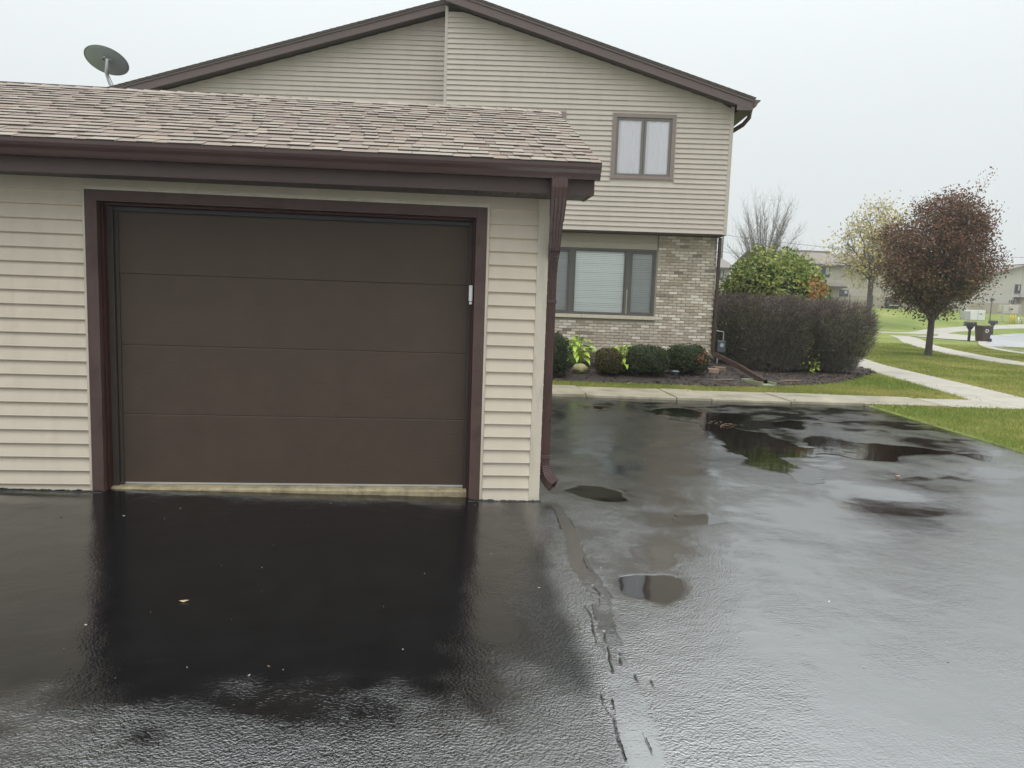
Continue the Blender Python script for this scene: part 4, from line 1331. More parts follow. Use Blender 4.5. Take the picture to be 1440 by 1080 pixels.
lump('boulder', (5.47, 9.55, bedz(5.47, 9.55) + .09), (.165, .13, .105), M['rock'], 'rounded mossy yellow boulder on the dark mulch', 'boulder', .3, 3)
lump('pale_stone', (7.46, 9.75, bedz(7.46, 9.75) + .02), (.09, .06, .045), M['pstone'], 'small pale stone on the mulch between two clipped shrubs', 'stone', .5, 8)
for (x, y, l, cc) in ((8.42, 9.75, 'square reddish paver beside the clipped shrub at the house corner', 0), (8.66, 9.98, 'tan paver near the foot of the corner downspout', 1)):
    g = bedz(x, y)
    o = MB().box(x - .12, x + .12, y - .08, y + .08, g - .03, g + .085).build('paver', M['edge'] if cc == 0 else M['wood'], None, bevel=.012); tag(o, l, 'paver')


def path_light(x, y, label):
    g = bedz(x, y)
    t = thing('path_light', (x, y, g), label, 'garden light', 'path lights in the mulch')
    MB().box(x - .008, x + .008, y - .008, y + .008, g - .05, g + .10).build('stake', M['black'], t)
    MB().prism([(x - .05, y - .05, g + .09), (x + .05, y - .05, g + .09), (x + .05, y + .05, g + .09), (x - .05, y + .05, g + .09)], (0, 0, .07)).build('lamp_housing', M['black'], t, bevel=.006)
    b = MB(); P = [(x - .075, y - .075, g + .162), (x + .075, y - .075, g + .162), (x + .075, y + .075, g + .162), (x - .075, y + .075, g + .162), (x - .05, y - .05, g + .185), (x + .05, y - .05, g + .185), (x + .05, y + .05, g + .185), (x - .05, y + .05, g + .185)]
    b.add(P, [(3, 2, 1, 0), (4, 5, 6, 7), (0, 1, 5, 4), (1, 2, 6, 5), (2, 3, 7, 6), (3, 0, 4, 7)]); b.build('cap', M['meter'], t)


path_light(6.62, 9.28, 'black path light by the yellow flecked shrub')
path_light(7.36, 9.05, 'black path light beside the pale stone')

# splash block, stick, meter at the house corner
x, y = 9.0, 8.72; g = bedz(x, y) - .02
t = thing('splash_block', (x, y, g), 'mossy concrete splash block under the long downspout leg', 'splash block')
c_, s_ = math.cos(R(12)), math.sin(R(12))


def rot(px, py): return (x + px * c_ - py * s_, y + px * s_ + py * c_)


for nm, (a0_, a1_, b0_, b1_, z0, z1) in (('tray', (-.14, .14, -.36, .36, 0, .045)), ('rim', (-.165, -.141, -.36, .36, 0, .10)), ('rim', (.141, .165, -.36, .36, 0, .10)), ('rim', (-.14, .14, .33, .36, .046, .10))):
    MB().prism([(*rot(a0_, b0_), g + z0), (*rot(a1_, b0_), g + z0), (*rot(a1_, b1_), g + z0), (*rot(a0_, b1_), g + z0)], (0, 0, z1 - z0)).build(nm, M['splash'], t, bevel=.006)
g = bedz(10.0, 9.35)
o = MB().tube([(9.72, 9.30, g + .02), (9.95, 9.34, g + .03), (10.22, 9.42, g + .025)], [.022, .026, .02], 7).build('stick', M['wood'], None, smooth=True)
tag(o, 'short weathered stick lying on mulch below the bare hedge', 'stick')
o = MB().tube([(8.15, 8.95, bedz(8.15, 8.95) + .015), (8.45, 9.0, bedz(8.45, 9) + .02), (8.62, 8.98, bedz(8.6, 9) + .02)], [.025, .02, .012], 6).build('stick', M['wood'], None, smooth=True)
tag(o, 'rotten brown stick on mulch near the splash block', 'stick')
mx, my = hw(3.22, .75); g = bedz(mx, my)
t = thing('gas_meter', (mx, my, g), 'small blue grey gas meter at the brick corner behind the downspout', 'gas meter')
MB().box(mx - .11, mx + .11, my - .08, my + .08, g + .28, g + .58).build('body', M['meter'], t, bevel=.03)
MB().tube([(mx - .06, my, g - .05), (mx - .06, my, g + .30)], .02, 6).build('pipe', M['galv'], t)
MB().tube([(mx + .06, my, g + .55), (mx + .06, my, g + .78), (mx - .12, my + .02, g + .80)], .018, 6).build('pipe', M['galv'], t)
MB().tube([(mx, my - .08, g + .46), (mx, my - .095, g + .46)], .05, 12).build('dial', M['galv'], t)


# ------------------------------------------------------------------ bare clipped hedge shrubs: thousands of real twigs
def ribbons(P0, P1, w):
    n = len(P0); d = P1 - P0
    a = np.cross(d, rand_dirs(n)); a /= np.linalg.norm(a, axis=1)[:, None] + 1e-9
    w = w[:, None]
    V = np.stack([P0 - a * w * .5, P0 + a * w * .5, P1], 1).reshape(-1, 3)
    return V, np.arange(n)[:, None] * 3 + np.array([0, 1, 2])


def bare_shrub(c, top, bot, z0, z1, label, n, seed, leafpatch=None, slope=0):
    """c centre; top/bot half sizes (x,y) at the top and the foot"""
    g = bedz(*c)
    t = thing('bare_shrub', (c[0], c[1], g), label, 'hedge shrub', 'bare hedge shrubs at the house corner')
    rs = np.random.default_rng(seed)
    for i in range(46):
        a = rs.uniform(0, 6.28); r = math.sqrt(rs.uniform(0, 1))
        b0 = Vector((c[0] + bot[0] * r * math.cos(a) * .8, c[1] + bot[1] * r * math.sin(a) * .8, g - .05))
        f = .86
        e = Vector((c[0] + top[0] * f * (r * .9 + rs.uniform(-.1, .1)) * math.cos(a), c[1] + top[1] * f * (r * .9) * math.sin(a), g + (z1 - g) * rs.uniform(.72, .93)))
        m1 = b0.lerp(e, .4) + Vector((rs.normal() * .08, rs.normal() * .08, .05)); m2 = b0.lerp(e, .72) + Vector((rs.normal() * .08, rs.normal() * .08, .02))
        MB().tube([b0, m1, m2, e], [.014, .010, .007, .003], 4).build('stem', M['bark'], t)
    # twigs through the clipped volume
    f = rs.uniform(.0, 1, n) ** .9
    a = rs.uniform(0, 6.28, n); r = rs.uniform(0, 1, n) ** .42
    hx = bot[0] + (top[0] - bot[0]) * np.clip(f * 1.5, 0, 1) ** .8; hy = bot[1] + (top[1] - bot[1]) * np.clip(f * 1.5, 0, 1) ** .8
    cx_ = np.sign(np.cos(a)) * np.abs(np.cos(a)) ** .75; sy_ = np.sign(np.sin(a)) * np.abs(np.sin(a)) ** .75
    rr = r * (1 + .06 * np.sin(a * 5 + f * 7 + seed))
    x = c[0] + hx * rr * cx_; y = c[1] + hy * rr * sy_
    ztop = z1 + slope * (x - c[0]) - .30 * np.abs((x - c[0]) / top[0]) ** 3.5 + .05 * np.sin(x * 5 + seed) + .04 * np.sin(x * 11 + y * 7 + seed)
    z = g + z0 + (ztop - g - z0) * f
    P0 = np.stack([x, y, z], 1)
    out_ = np.stack([(x - c[0]) / top[0], (y - c[1]) / top[1], np.full(n, .9)], 1)
    d = out_ * .75 + rs.normal(size=(n, 3)) * .62; d[:, 2] = np.where(f > .3, d[:, 2], d[:, 2] + .3); d /= np.linalg.norm(d, axis=1)[:, None]
    L = rs.uniform(.08, .26, n)
    V, F = ribbons(P0, P0 + d * L[:, None], rs.uniform(.006, .013, n))
    cols = np.where((f > .78)[:, None], np.array([.125, .098, .088]), np.array([.115, .105, .08])) * rs.uniform(.35, 2.0, (n, 1))
    np_obj('twigs', V, F, M['leaf'], t, np.repeat(cols, 3, 0))
    if leafpatch:
        (px, py, pz), sp, m, cc = leafpatch
        P = np.array([px, py, pz]) + rs.normal(size=(m, 3)) * np.array(sp)
        V, F = leaf_quads(P, rs.uniform(.03, .06, m))
        np_obj('last_leaves', V, F, M['leaf'], t, np.repeat(pick_cols(m, cc, [1] * len(cc)), 4, 0))
    return t


bare_shrub((10.55, 12.35), (1.32, 1.0), (1.0, .8), .06, 1.84, 'wide leafless brown hedge shrub by the brick house corner', 36000, 3, ((9.9, 11.5, 1.35), (.28, .12, .25), 420, [(.16, .13, .03), (.12, .12, .03), (.10, .08, .03)]), -.03)
bare_shrub((12.45, 12.35), (.98, .95), (.55, .6), .06, 1.78, 'leafless brown hedge shrub flaring over the footpath side', 28000, 8, ((11.55, 11.7, .75), (.08, .1, .3), 90, [(.35, .38, .05), (.4, .35, .06)]), -.10)
n = 40
P = np.array([11.42, 11.1, bedz(11.4, 11.1) + .22]) + RNG.normal(size=(n, 3)) * np.array([.09, .06, .12])
V, F = leaf_quads(P, RNG.uniform(.06, .10, n))
t = thing('seedling', (11.42, 11.1, bedz(11.4, 11.1)), 'yellow green leafy seedling at the foot of the bare hedge', 'plant')
np_obj('leaves', V, F, M['leaf'], t, np.repeat(pick_cols(n, [(.35, .42, .06), (.25, .33, .05)], [1, 1]), 4, 0))
MB().tube([(11.42, 11.1, bedz(11.4, 11.1) - .03), (11.43, 11.1, bedz(11.4, 11.1) + .3)], [.008, .004], 5).build('stem', M['twig'], t)

# ------------------------------------------------------------------ domed leafy bush behind the hedge
bx, by = 12.15, 15.25
g = gz(bx, by)
t = thing('viburnum_bush', (bx, by, g), 'big domed green bush turning yellow and orange behind the bare hedge', 'bush')
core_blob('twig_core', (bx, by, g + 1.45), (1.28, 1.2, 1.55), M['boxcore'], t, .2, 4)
n = 15000
d = rand_dirs(n); d = d[d[:, 2] > -.5]; n = len(d)
k = 1 + .16 * np.array([noise.noise(Vector(q) * 2.6 + Vector((2, 0, 0))) for q in d]) + .12 * np.array([noise.noise(Vector(q) * 7.5) for q in d])
sh = RNG.uniform(.80, 1.05, n)
sq = np.sign(d) * np.abs(d) ** .85
P = np.array([bx, by, g + 1.5]) + sq * np.array([1.50, 1.4, 1.72]) * (k * sh)[:, None]
col = pick_cols(n, [(.13, .19, .04), (.185, .25, .055), (.26, .31, .075), (.36, .345, .09)], [2.5, 4, 3, 2], .35)
low = P[:, 2] < g + 1.5 + RNG.normal(size=n) * .25
yel = low & (RNG.random(n) < .5); col[yel] = pick_cols(yel.sum(), [(.30, .28, .04), (.34, .24, .04), (.22, .25, .04)], [1, 1, 1])
orr = (np.hypot(P[:, 0] - (bx + .85), P[:, 2] - (g + 2.15)) < .36) & (RNG.random(n) < .75); col[orr] = pick_cols(orr.sum(), [(.46, .16, .05), (.50, .24, .08), (.36, .2, .05)], [1, 1, 1])
V, F = leaf_quads(P, RNG.uniform(.07, .14, n), d * np.array([1, 1, .4]) + np.array([0, 0, .3]), .6, .8)
np_obj('leaves', V, F, M['leaf'], t, np.repeat(col, 4, 0))
for i in range(7):
    a = i * .9; MB().tube([(bx + .15 * math.cos(a), by + .15 * math.sin(a), g - .05), (bx + .5 * math.cos(a), by + .5 * math.sin(a), g + .9), (bx + .9 * math.cos(a), by + .9 * math.sin(a), g + 1.9)], [.03, .02, .01], 5).build('stem', M['bark'], t)
# ------------------------------------------------------------------ trees
def bez(p0, p1, p2, n):
    return [p0 * (1 - t) ** 2 + p1 * (2 * t * (1 - t)) + p2 * t * t for t in [i / n for i in range(n + 1)]]


def tree(name, base, label, group, trunk_h, trunk_r, ctr, rad, nscaf, nsec, ntwig, seed, leaves=None, lean=(0, 0), twig_len=.5, twig_r=.006, up=.6, droop=0, extra=(), bark='bark', align=0.0, wob=1.0, thin=1.0):
    rs = random.Random(seed)
    base = Vector(base); t = thing(name, base, label, 'tree', group)
    ctr = Vector(ctr); rad = Vector(rad)
    top = base + Vector((lean[0], lean[1], trunk_h))
    flare = [base + Vector((0, 0, -.1)), base + Vector((0, 0, .05)), base.lerp(top, .25), base.lerp(top, .6) + Vector((rs.uniform(-.02, .02), 0, 0)), top]
    MB().tube(flare, [trunk_r * 1.5, trunk_r * 1.2, trunk_r, trunk_r * .93, trunk_r * .9], 12).build('trunk', M[bark], t, smooth=True)
    b = MB(); tips = []; sec = []
    scaf = []
    ends = []
    for i in range(nscaf):
        a = 2 * math.pi * (i * .618) + rs.uniform(-.3, .3); el = rs.uniform(-.35, 1.0) if i > 1 else 1.2
        d = Vector((math.cos(a) * math.cos(el), math.sin(a) * math.cos(el), math.sin(el)))
        ends.append(ctr + Vector((d.x * rad.x, d.y * rad.y, d.z * rad.z)) * rs.uniform(.70, .97))
    ends += [Vector(e) for e in extra]
    for e in ends:
        st = base.lerp(top, rs.uniform(.86, 1.0))
        h = (e - st)
        mid = st + Vector((h.x * .38, h.y * .38, h.z * .38 + abs(h.z) * .12 + h.to_2d().length * up * .35))
        pts = bez(st, mid, e, 8)
        pts = [p + Vector((rs.gauss(0, .02), rs.gauss(0, .02), rs.gauss(0, .02))) * (k > 0) * h.length * .5 * wob for k, p in enumerate(pts)]
        r0 = trunk_r * rs.uniform(.36, .55) * thin
        b.tube(pts, [r0 * (1 - .88 * k / 8) + .003 for k in range(9)], 6, False)
        scaf.append((pts, r0)); tips.append(pts[-1])
    for i in range(nsec):
        pts, r0 = rs.choice(scaf); k = rs.randint(2, 8); st = pts[k]
        for _ in range(6):
            d = (Vector((rs.gauss(0, 1), rs.gauss(0, 1), rs.gauss(.25, .9))).normalized() * (1 - align) + (pts[8] - pts[max(k - 2, 0)] + Vector((0, 0, .001))).normalized() * align * 1.6).normalized()
            L = rad.length * rs.uniform(.18, .42)
            e = st + d * L
            q = e - ctr
            if (q.x / rad.x) ** 2 + (q.y / rad.y) ** 2 + (q.z / rad.z) ** 2 < 1.03: break
        mid = st.lerp(e, .5) + Vector((rs.gauss(0, .06) * L, rs.gauss(0, .06) * L, up * .25 * L))
        p2 = bez(st, mid, e, 4); r1 = max(twig_r * 1.5, r0 * (1 - .88 * k / 8) * .5)
        b.tube(p2, [r1 * (1 - .8 * j / 4) + .002 for j in range(5)], 4, False)
        sec.append(p2); tips += [p2[-1], p2[2]]
    tw0, tw1 = [], []
    for i in range(ntwig):
        p2 = rs.choice(sec); st = p2[rs.randint(1, 4)]
        dr = (p2[-1] - p2[0]).normalized()
        d = (dr * .8 + Vector((rs.gauss(0, .6), rs.gauss(0, .6), rs.gauss(up * .5, .5)))).normalized()
        e = st + d * twig_len * rs.uniform(.5, 1.3)
        tw0.append(st); tw1.append(e); tips.append(e)
    b.build('branches', M[bark], t, smooth=True)
    if tw0:
        P0 = np.array([tuple(p) for p in tw0]); P1 = np.array([tuple(p) for p in tw1])
        V, F = [], []
        for dd in (np.array([1, 0, 0]), np.array([0, 1, 0])):
            a = np.cross(P1 - P0, dd); a /= np.linalg.norm(a, axis=1)[:, None] + 1e-9
            w = twig_r
            o_ = sum(len(x) for x in V)
            V.append(np.stack([P0 - a * w, P0 + a * w, P1 + a * w * .3, P1 - a * w * .3], 1).reshape(-1, 3))
            F.append(np.arange(len(P0))[:, None] * 4 + np.array([0, 1, 2, 3]) + o_)
        np_obj('twigs', np.concatenate(V), np.concatenate(F), M[bark], t)
    if leaves:
        n, sig, (s0, s1), colf = leaves
        T = np.array([tuple(p) for p in tips]); wts = RNG.random(len(T)) ** 1.6 + .06
        P = T[RNG.choice(len(T), n, p=wts / wts.sum())] + RNG.normal(size=(n, 3)) * sig
        V, F = leaf_quads(P, RNG.uniform(s0, s1, n))
        np_obj('crown', V, F, M['leaf'], t, np.repeat(colf(P), 4, 0))
    return t


def pear_cols(P):
    n = len(P)
    c = pick_cols(n, [(.185, .085, .060), (.14, .075, .054), (.21, .118, .073), (.13, .10, .05), (.28, .165, .085)], [4, 3, 2.5, 2, .8], .3)
    low = (P[:, 2] < 3.0 + RNG.normal(size=n) * .5) & (RNG.random(n) < .6)
    c[low] = pick_cols(low.sum(), [(.13, .125, .042), (.095, .095, .035), (.21, .145, .05)], [3, 2, 1.3], .3)
    return c


tree('pear_tree', (21.31, 21.17, -.02), 'round headed tree with dark red brown leaves on the lawn', None, 1.45, .125, (21.35, 21.3, 3.76), (2.2, 2.1, 2.38), 34, 680, 2600, 5,
     (46000, .15, (.07, .135), pear_cols), twig_len=.42, twig_r=.005, up=.9, extra=[(23.9, 21.2, 3.9), (23.75, 21.0, 2.9), (23.4, 21.6, 2.5), (19.2, 21.2, 2.7), (23.8, 21.5, 3.4)])
tree('yellow_tree', (44.25, 63.5, .33), 'sparse yellow leaved tree in front of the far townhouses', None, 4.6, .26, (44.3, 63.6, 7.4), (4.3, 3.6, 4.9), 17, 170, 900, 11,
     (5200, .30, (.18, .36), lambda P: pick_cols(len(P), [(.50, .40, .13), (.58, .47, .17), (.42, .36, .12), (.34, .31, .12)], [3, 3, 2, 1.5], .2)), twig_len=1.1, twig_r=.014, up=.7)
tree('bare_tree', (28.6, 53.2, -.02), 'tall leafless tree with fine upright branches behind the domed bush', None, 2.6, .17, (28.7, 53.2, 5.9), (2.75, 2.6, 4.0), 46, 520, 2600, 21, None, twig_len=.9, twig_r=.006, up=.95, bark='twig', align=.8, wob=.35, thin=.6)

# ------------------------------------------------------------------ far townhouses
def fbox(name, x0, x1, y0, y1, z0, z1, mat, parent): return MB().box(x0, x1, y0, y1, z0, z1).build(name, M[mat], parent)


def far_window(x0, x1, y, z0, z1, parent):
    w = MB().box(x0 - .08, x0, y - .06, y + .02, z0 - .08, z1 + .08).box(x1, x1 + .08, y - .06, y + .02, z0 - .08, z1 + .08).box(x0, x1, y - .058, y + .02, z1, z1 + .078).box(x0, x1, y - .058, y + .02, z0 - .078, z0).build('window', M['fdark'], parent)
    m = (x0 + x1) / 2
    fbox('pane', x0, m - .03, y - .03, y - .01, z0, z1, 'fglass', w); fbox('pane', m + .03, x1, y - .03, y - .01, z0, z1, 'fglass', w)
    fbox('meeting_rail', m - .029, m + .029, y - .05, y - .005, z0, z1, 'fdark', w)
    fbox('blind', m + .06, x1 - .05, y - .036, y - .031, z0 + .3, z1 - .02, 'fcurt', w)


Yb = 86.0
T1 = thing('far_townhouse', (53, Yb, 2.2), 'long beige two storey townhouse behind the yellow tree', 'house', 'far townhouses')
fbox('wall', 43.5, 69, Yb, Yb + 9, 1.5, 7.55, 'fwall', T1)
for i in range(20):      # courses of lap siding
    z = 4.9 + i * .13
    fbox('siding_board', 43.5, 69, Yb - .02, Yb, z, z + .115, 'fwall', T1)
rf = MB().prism([(42.9, Yb - .6, 7.55), (69.5, Yb - .6, 7.55), (69.5, Yb + 4.5, 9.35), (42.9, Yb + 4.5, 9.35)], (0, 0, .12)).build('roof', M['froof'], T1)
MB().prism([(42.9, Yb + 4.5, 9.35), (69.5, Yb + 4.5, 9.35), (69.5, Yb + 9.6, 7.55), (42.9, Yb + 9.6, 7.55)], (0, 0, .12)).build('rear_slope', M['froof'], rf)
MB().tube([(48.6, Yb + 2.4, 8.4), (48.6, Yb + 2.4, 9.4)], .09, 8).build('vent_pipe', M['fdark'], rf)
MB().tube([(47.9, Yb + 3.6, 8.9), (47.9, Yb + 3.6, 9.75)], .07, 8).build('vent_pipe', M['fdark'], rf)
fbox('eave_fascia', 42.9, 69.5, Yb - .68, Yb - .6, 7.36, 7.6, 'fdark', T1)
fbox('upper_roof', 49.0, 54.5, Yb + 4.6, Yb + 8, 9.42, 9.75, 'froof', T1)
far_window(50.95, 52.05, Yb, 6.1, 7.25, T1)
far_window(48.2, 49.35, Yb, 6.0, 7.2, T1)
far_window(57.2, 58.3, Yb, 6.1, 7.25, T1)
fbox('canopy', 51.0, 54.0, Yb - 1.2, Yb - .0005, 4.72, 4.9, 'fdark', T1)
MB().prism([(51.0, Yb - 1.2, 4.9), (54.0, Yb - 1.2, 4.9), (54.0, Yb - .03, 5.15), (51.0, Yb - .03, 5.15)], (0, 0, .06)).build('canopy_roof', M['froof'], T1)
dr_ = fbox('door', 51.55, 52.5, Yb - .06, Yb + .0, 2.2, 4.6, 'fdark', T1); fbox('handle', 52.36, 52.42, Yb - .1, Yb - .061, 3.2, 3.35, 'white', dr_)
fbox('brick_pier', 52.7, 53.4, Yb - .1, Yb - .0, 2.2, 4.7, 'fbrick', T1)
far_window(53.75, 54.75, Yb - .02, 3.75, 4.45, T1)
T2 = thing('garden_fence', (56.5, Yb - 3, 2.1), 'tan board fence before the long beige townhouse', 'fence')
for i in range(16):
    x0 = 53.6 + i * .40
    fbox('fence_board', x0, x0 + .375, Yb - 2.6, Yb - 2.56, 1.9, 3.75 + .02 * (i % 3), 'fence', T2)
for x0 in (53.55, 56.6, 60.0): fbox('post', x0, x0 + .1, Yb - 2.66, Yb - 2.602, 1.9, 3.9, 'fdark', T2)
fbox('rail', 53.6, 60.0, Yb - 2.559, Yb - 2.5, 3.3, 3.4, 'fence', T2)

T3 = thing('far_townhouse', (35, 88, 2.2), 'pale two storey townhouse seen past the brick house corner', 'house', 'far townhouses')
fbox('wall', 26, 39.6, 88, 97, 1.5, 6.75, 'fwall2', T3)
for i in range(18):
    z = 4.2 + i * .14
    fbox('siding_board', 26, 39.6, 87.98, 88, z, z + .12, 'fwall2', T3)
rf = MB().prism([(25.4, 87.4, 6.75), (40.3, 87.4, 6.75), (40.3, 92.5, 8.2), (25.4, 92.5, 8.2)], (0, 0, .12)).build('roof', M['froof'], T3)
MB().prism([(25.4, 92.5, 8.2), (40.3, 92.5, 8.2), (40.3, 97.6, 6.75), (25.4, 97.6, 6.75)], (0, 0, .12)).build('rear_slope', M['froof'], rf)
fbox('eave_fascia', 25.4, 40.3, 87.32, 87.4, 6.55, 6.8, 'fdark', T3)
far_window(37.95, 38.75, 88, 5.3, 6.5, T3)
far_window(33.5, 34.6, 88, 5.3, 6.5, T3)
T3f = thing('garden_fence', (37, 85.5, 2.0), 'tan board fence before the pale townhouse past the brick corner', 'fence')
for i in range(22): fbox('fence_board', 31.5 + i * .4, 31.5 + i * .4 + .375, 85.4, 85.44, 1.6, 4.0 + .02 * (i % 3), 'fence', T3f)
fbox('rail', 31.5, 40.2, 85.441, 85.5, 3.5, 3.6, 'fence', T3f)

# gabled one on the right
Yg = 80.0
T4 = thing('far_townhouse', (76, Yg, 2.0), 'pale gabled townhouse beyond the cul-de-sac and mailboxes', 'house', 'far townhouses')
gx0, gpk, gx1, ze, zp = 67.2, 73.8, 82.0, 6.15, 8.0
MB().prism([(gx0, Yg, 1.4), (gx1, Yg, 1.4), (gx1, Yg, ze - .1), (gpk, Yg, zp), (gx0, Yg, ze)], (0, 10, 0)).build('wall', M['fwall2'], T4)
for i in range(26):
    z = 4.6 + i * .13
    xl = gx0 if z < ze else gx0 + (z - ze) / (zp - ze) * (gpk - gx0)
    xr = gx1 if z < ze else gx1 - (z - ze + .1) / (zp - ze + .1) * (gx1 - gpk)
    if xr - xl > .3: fbox('siding_board', xl, xr, Yg - .02, Yg, z, z + .115, 'fwall2', T4)
rf = MB().prism([(gx0 - .5, Yg - .5, ze - .12), (gpk, Yg - .5, zp + .02), (gpk, Yg - .5, zp + .2), (gx0 - .5, Yg - .5, ze + .08)], (0, 11, 0)).build('roof', M['froof'], T4)
MB().prism([(gpk, Yg - .5, zp + .02), (gx1 + .5, Yg - .5, ze - .22), (gx1 + .5, Yg - .5, ze - .02), (gpk, Yg - .5, zp + .2)], (0, 11, 0)).build('right_slope', M['froof'], rf)
MB().prism([(gpk + .8, Yg + 3, zp + .2), (gpk + 5, Yg + 3, zp + .2), (gpk + 5, Yg + 3, zp + .8), (gpk + .8, Yg + 3, zp + .35)], (0, 2, 0)).build('dormer_ridge', M['fdark'], rf)
fbox('corner_board', gpk - .08, gpk + .08, Yg - .05, Yg - .021, 4.4, zp - .15, 'fwall', T4)
far_window(73.0, 73.6, Yg - .02, 4.75, 5.7, T4)
far_window(74.9, 75.7, Yg - .02, 4.8, 5.75, T4)
fbox('canopy', 72.9, 78, Yg - 1.0, Yg - .021, 4.05, 4.22, 'fdark', T4)
fbox('brick_pier', 73.45, 74.25, Yg - .6, Yg - .0, 1.9, 4.04, 'fbrick', T4)
dr_ = fbox('door', 74.5, 75.5, Yg - .1, Yg - .0, 1.9, 4.0, 'fdark', T4); fbox('door_light', 74.65, 75.35, Yg - .12, Yg - .101, 3.2, 3.5, 'fcurt', dr_)
far_window(72.45, 72.95, Yg - .021, 3.2, 3.75, T4)
T5 = thing('garden_fence', (69, Yg - 1.5, 2.0), 'grey tan fence running to the gabled townhouse', 'fence')
for i in range(17): fbox('fence_board', 66.0 + i * .4, 66.0 + i * .4 + .375, Yg - 1.5, Yg - 1.46, 1.4, 3.35 + .02 * (i % 2), 'fence', T5)
fbox('rail', 66.0, 72.8, Yg - 1.459, Yg - 1.4, 2.9, 3.0, 'fence', T5)

# ------------------------------------------------------------------ dark parked car by the fence, low bush
cx0, cy0 = 59.2, 82.6; cg = gz(cx0, cy0)
CARL = thing('parked_car', (cx0, cy0, cg), 'dark parked car half hidden beside the yellow tree', 'car')
body = [(-.85, .25), (-.9, .55), (-.82, .82), (-.70, .92), (-.56, 1.36), (-.40, 1.46), (.40, 1.46), (.56, 1.36), (.70, .92), (.82, .82), (.9, .55), (.85, .25)]
MB().prism([(cx0 + a, cy0, cg + z) for a, z in body], (0, 4.2, 0)).build('body', M['fdark'], CARL, bevel=.08)
MB().prism([(cx0 - .60, cy0 - .012, cg + .95), (cx0 + .60, cy0 - .012, cg + .95), (cx0 + .48, cy0 - .012, cg + 1.33), (cx0 - .48, cy0 - .012, cg + 1.33)], (0, -.01, 0)).build('rear_window', M['fglass'], CARL)
MB().box(cx0 - .78, cx0 + .78, cy0 - .09, cy0 - .001, cg + .36, cg + .50).build('bumper', M['galv'], CARL, bevel=.02)
for s_ in (-1, 1):
    MB().box(cx0 + s_ * .72 - .10, cx0 + s_ * .72 + .10, cy0 - .03, cy0 - .001, cg + .66, cg + .82).build('tail_light', M['edge'], CARL, bevel=.01)
    for yy in (.75, 3.4):
        MB().tube([(cx0 + s_ * .74 - .1, cy0 + yy, cg + .31), (cx0 + s_ * .74 + .1, cy0 + yy, cg + .31)], .31, 16).build('wheel', M['black'], CARL)

# ------------------------------------------------------------------ street furniture by the road
def mailbox(x, y, label, along):
    g = gz(x, y)
    t = thing('mailbox', (x, y, g), label, 'mailbox', 'mailboxes along the road')
    MB().box(x - .06, x + .06, y - .06, y + .06, g - .1, g + .98).build('post', M['black'], t, bevel=.01)
    MB().prism([(x - .05, y - .05, g + .72), (x + .05, y - .05, g + .72), (x + .26, y - .05, g + .98), (x - .26, y - .05, g + .98)], (0, .1, 0)).build('bracket', M['black'], t)
    w, d = (.36, .14)
    prof = [(-d, 0), (d, 0), (d, .16)] + [(d * math.cos(a), .16 + d * math.sin(a)) for a in [k * math.pi / 8 for k in range(1, 8)]] + [(-d, .16)]
    MB().prism([(x - w, y + a, g + .985 + z) for a, z in prof], (2 * w, 0, 0)).build('box', M['black'], t)
    MB().prism([(x - w - .012, y + a * .96, g + .99 + z * .96) for a, z in prof], (.011, 0, 0)).build('door', M['meter'], t)
    MB().box(x + .1, x + .13, y - d - .02, y - d - .005, g + 1.1, g + 1.3).build('flag', M['edge'], t)


mailbox(51.5, 56.0, 'black mailbox on a bracketed post between lawn and road', 0)
mailbox(36.72, 39.35, 'black mailbox standing behind the brown wheeled cart', 0)
x, y = 37.35, 38.95; g = gz(x, y)
t = thing('wheeled_cart', (x, y, g), 'brown wheeled recycling cart at the kerb with white emblem', 'trash cart')
P = [(x - .27, y - .30, g + .06), (x + .27, y - .30, g + .06), (x + .27, y + .30, g + .06), (x - .27, y + .30, g + .06), (x - .34, y - .38, g + .98), (x + .34, y - .38, g + .98), (x + .34, y + .38, g + .98), (x - .34, y + .38, g + .98)]
MB().add(P, [(3, 2, 1, 0), (4, 5, 6, 7), (0, 1, 5, 4), (1, 2, 6, 5), (2, 3, 7, 6), (3, 0, 4, 7)]).build('bin', M['bin'], t, bevel=.04)
MB().add([(x - .37, y - .41, g + .985), (x + .40, y - .41, g + .985), (x + .40, y + .41, g + .985), (x - .37, y + .41, g + .985), (x - .34, y - .36, g + 1.06), (x + .36, y - .36, g + 1.09), (x + .36, y + .36, g + 1.09), (x - .34, y + .36, g + 1.06)],
         [(3, 2, 1, 0), (4, 5, 6, 7), (0, 1, 5, 4), (1, 2, 6, 5), (2, 3, 7, 6), (3, 0, 4, 7)]).build('lid', M['bin'], t, bevel=.02)
MB().tube([(x + .42, y - .3, g + .93), (x + .42, y + .3, g + .93)], .025, 8).build('handle', M['bin'], t)
for s_ in (-1, 1): MB().tube([(x + .26, y + s_ * .30, g + .13), (x + .26, y + s_ * .36, g + .13)], .13, 14).build('wheel', M['black'], t)
b = MB()      # three chasing arrows
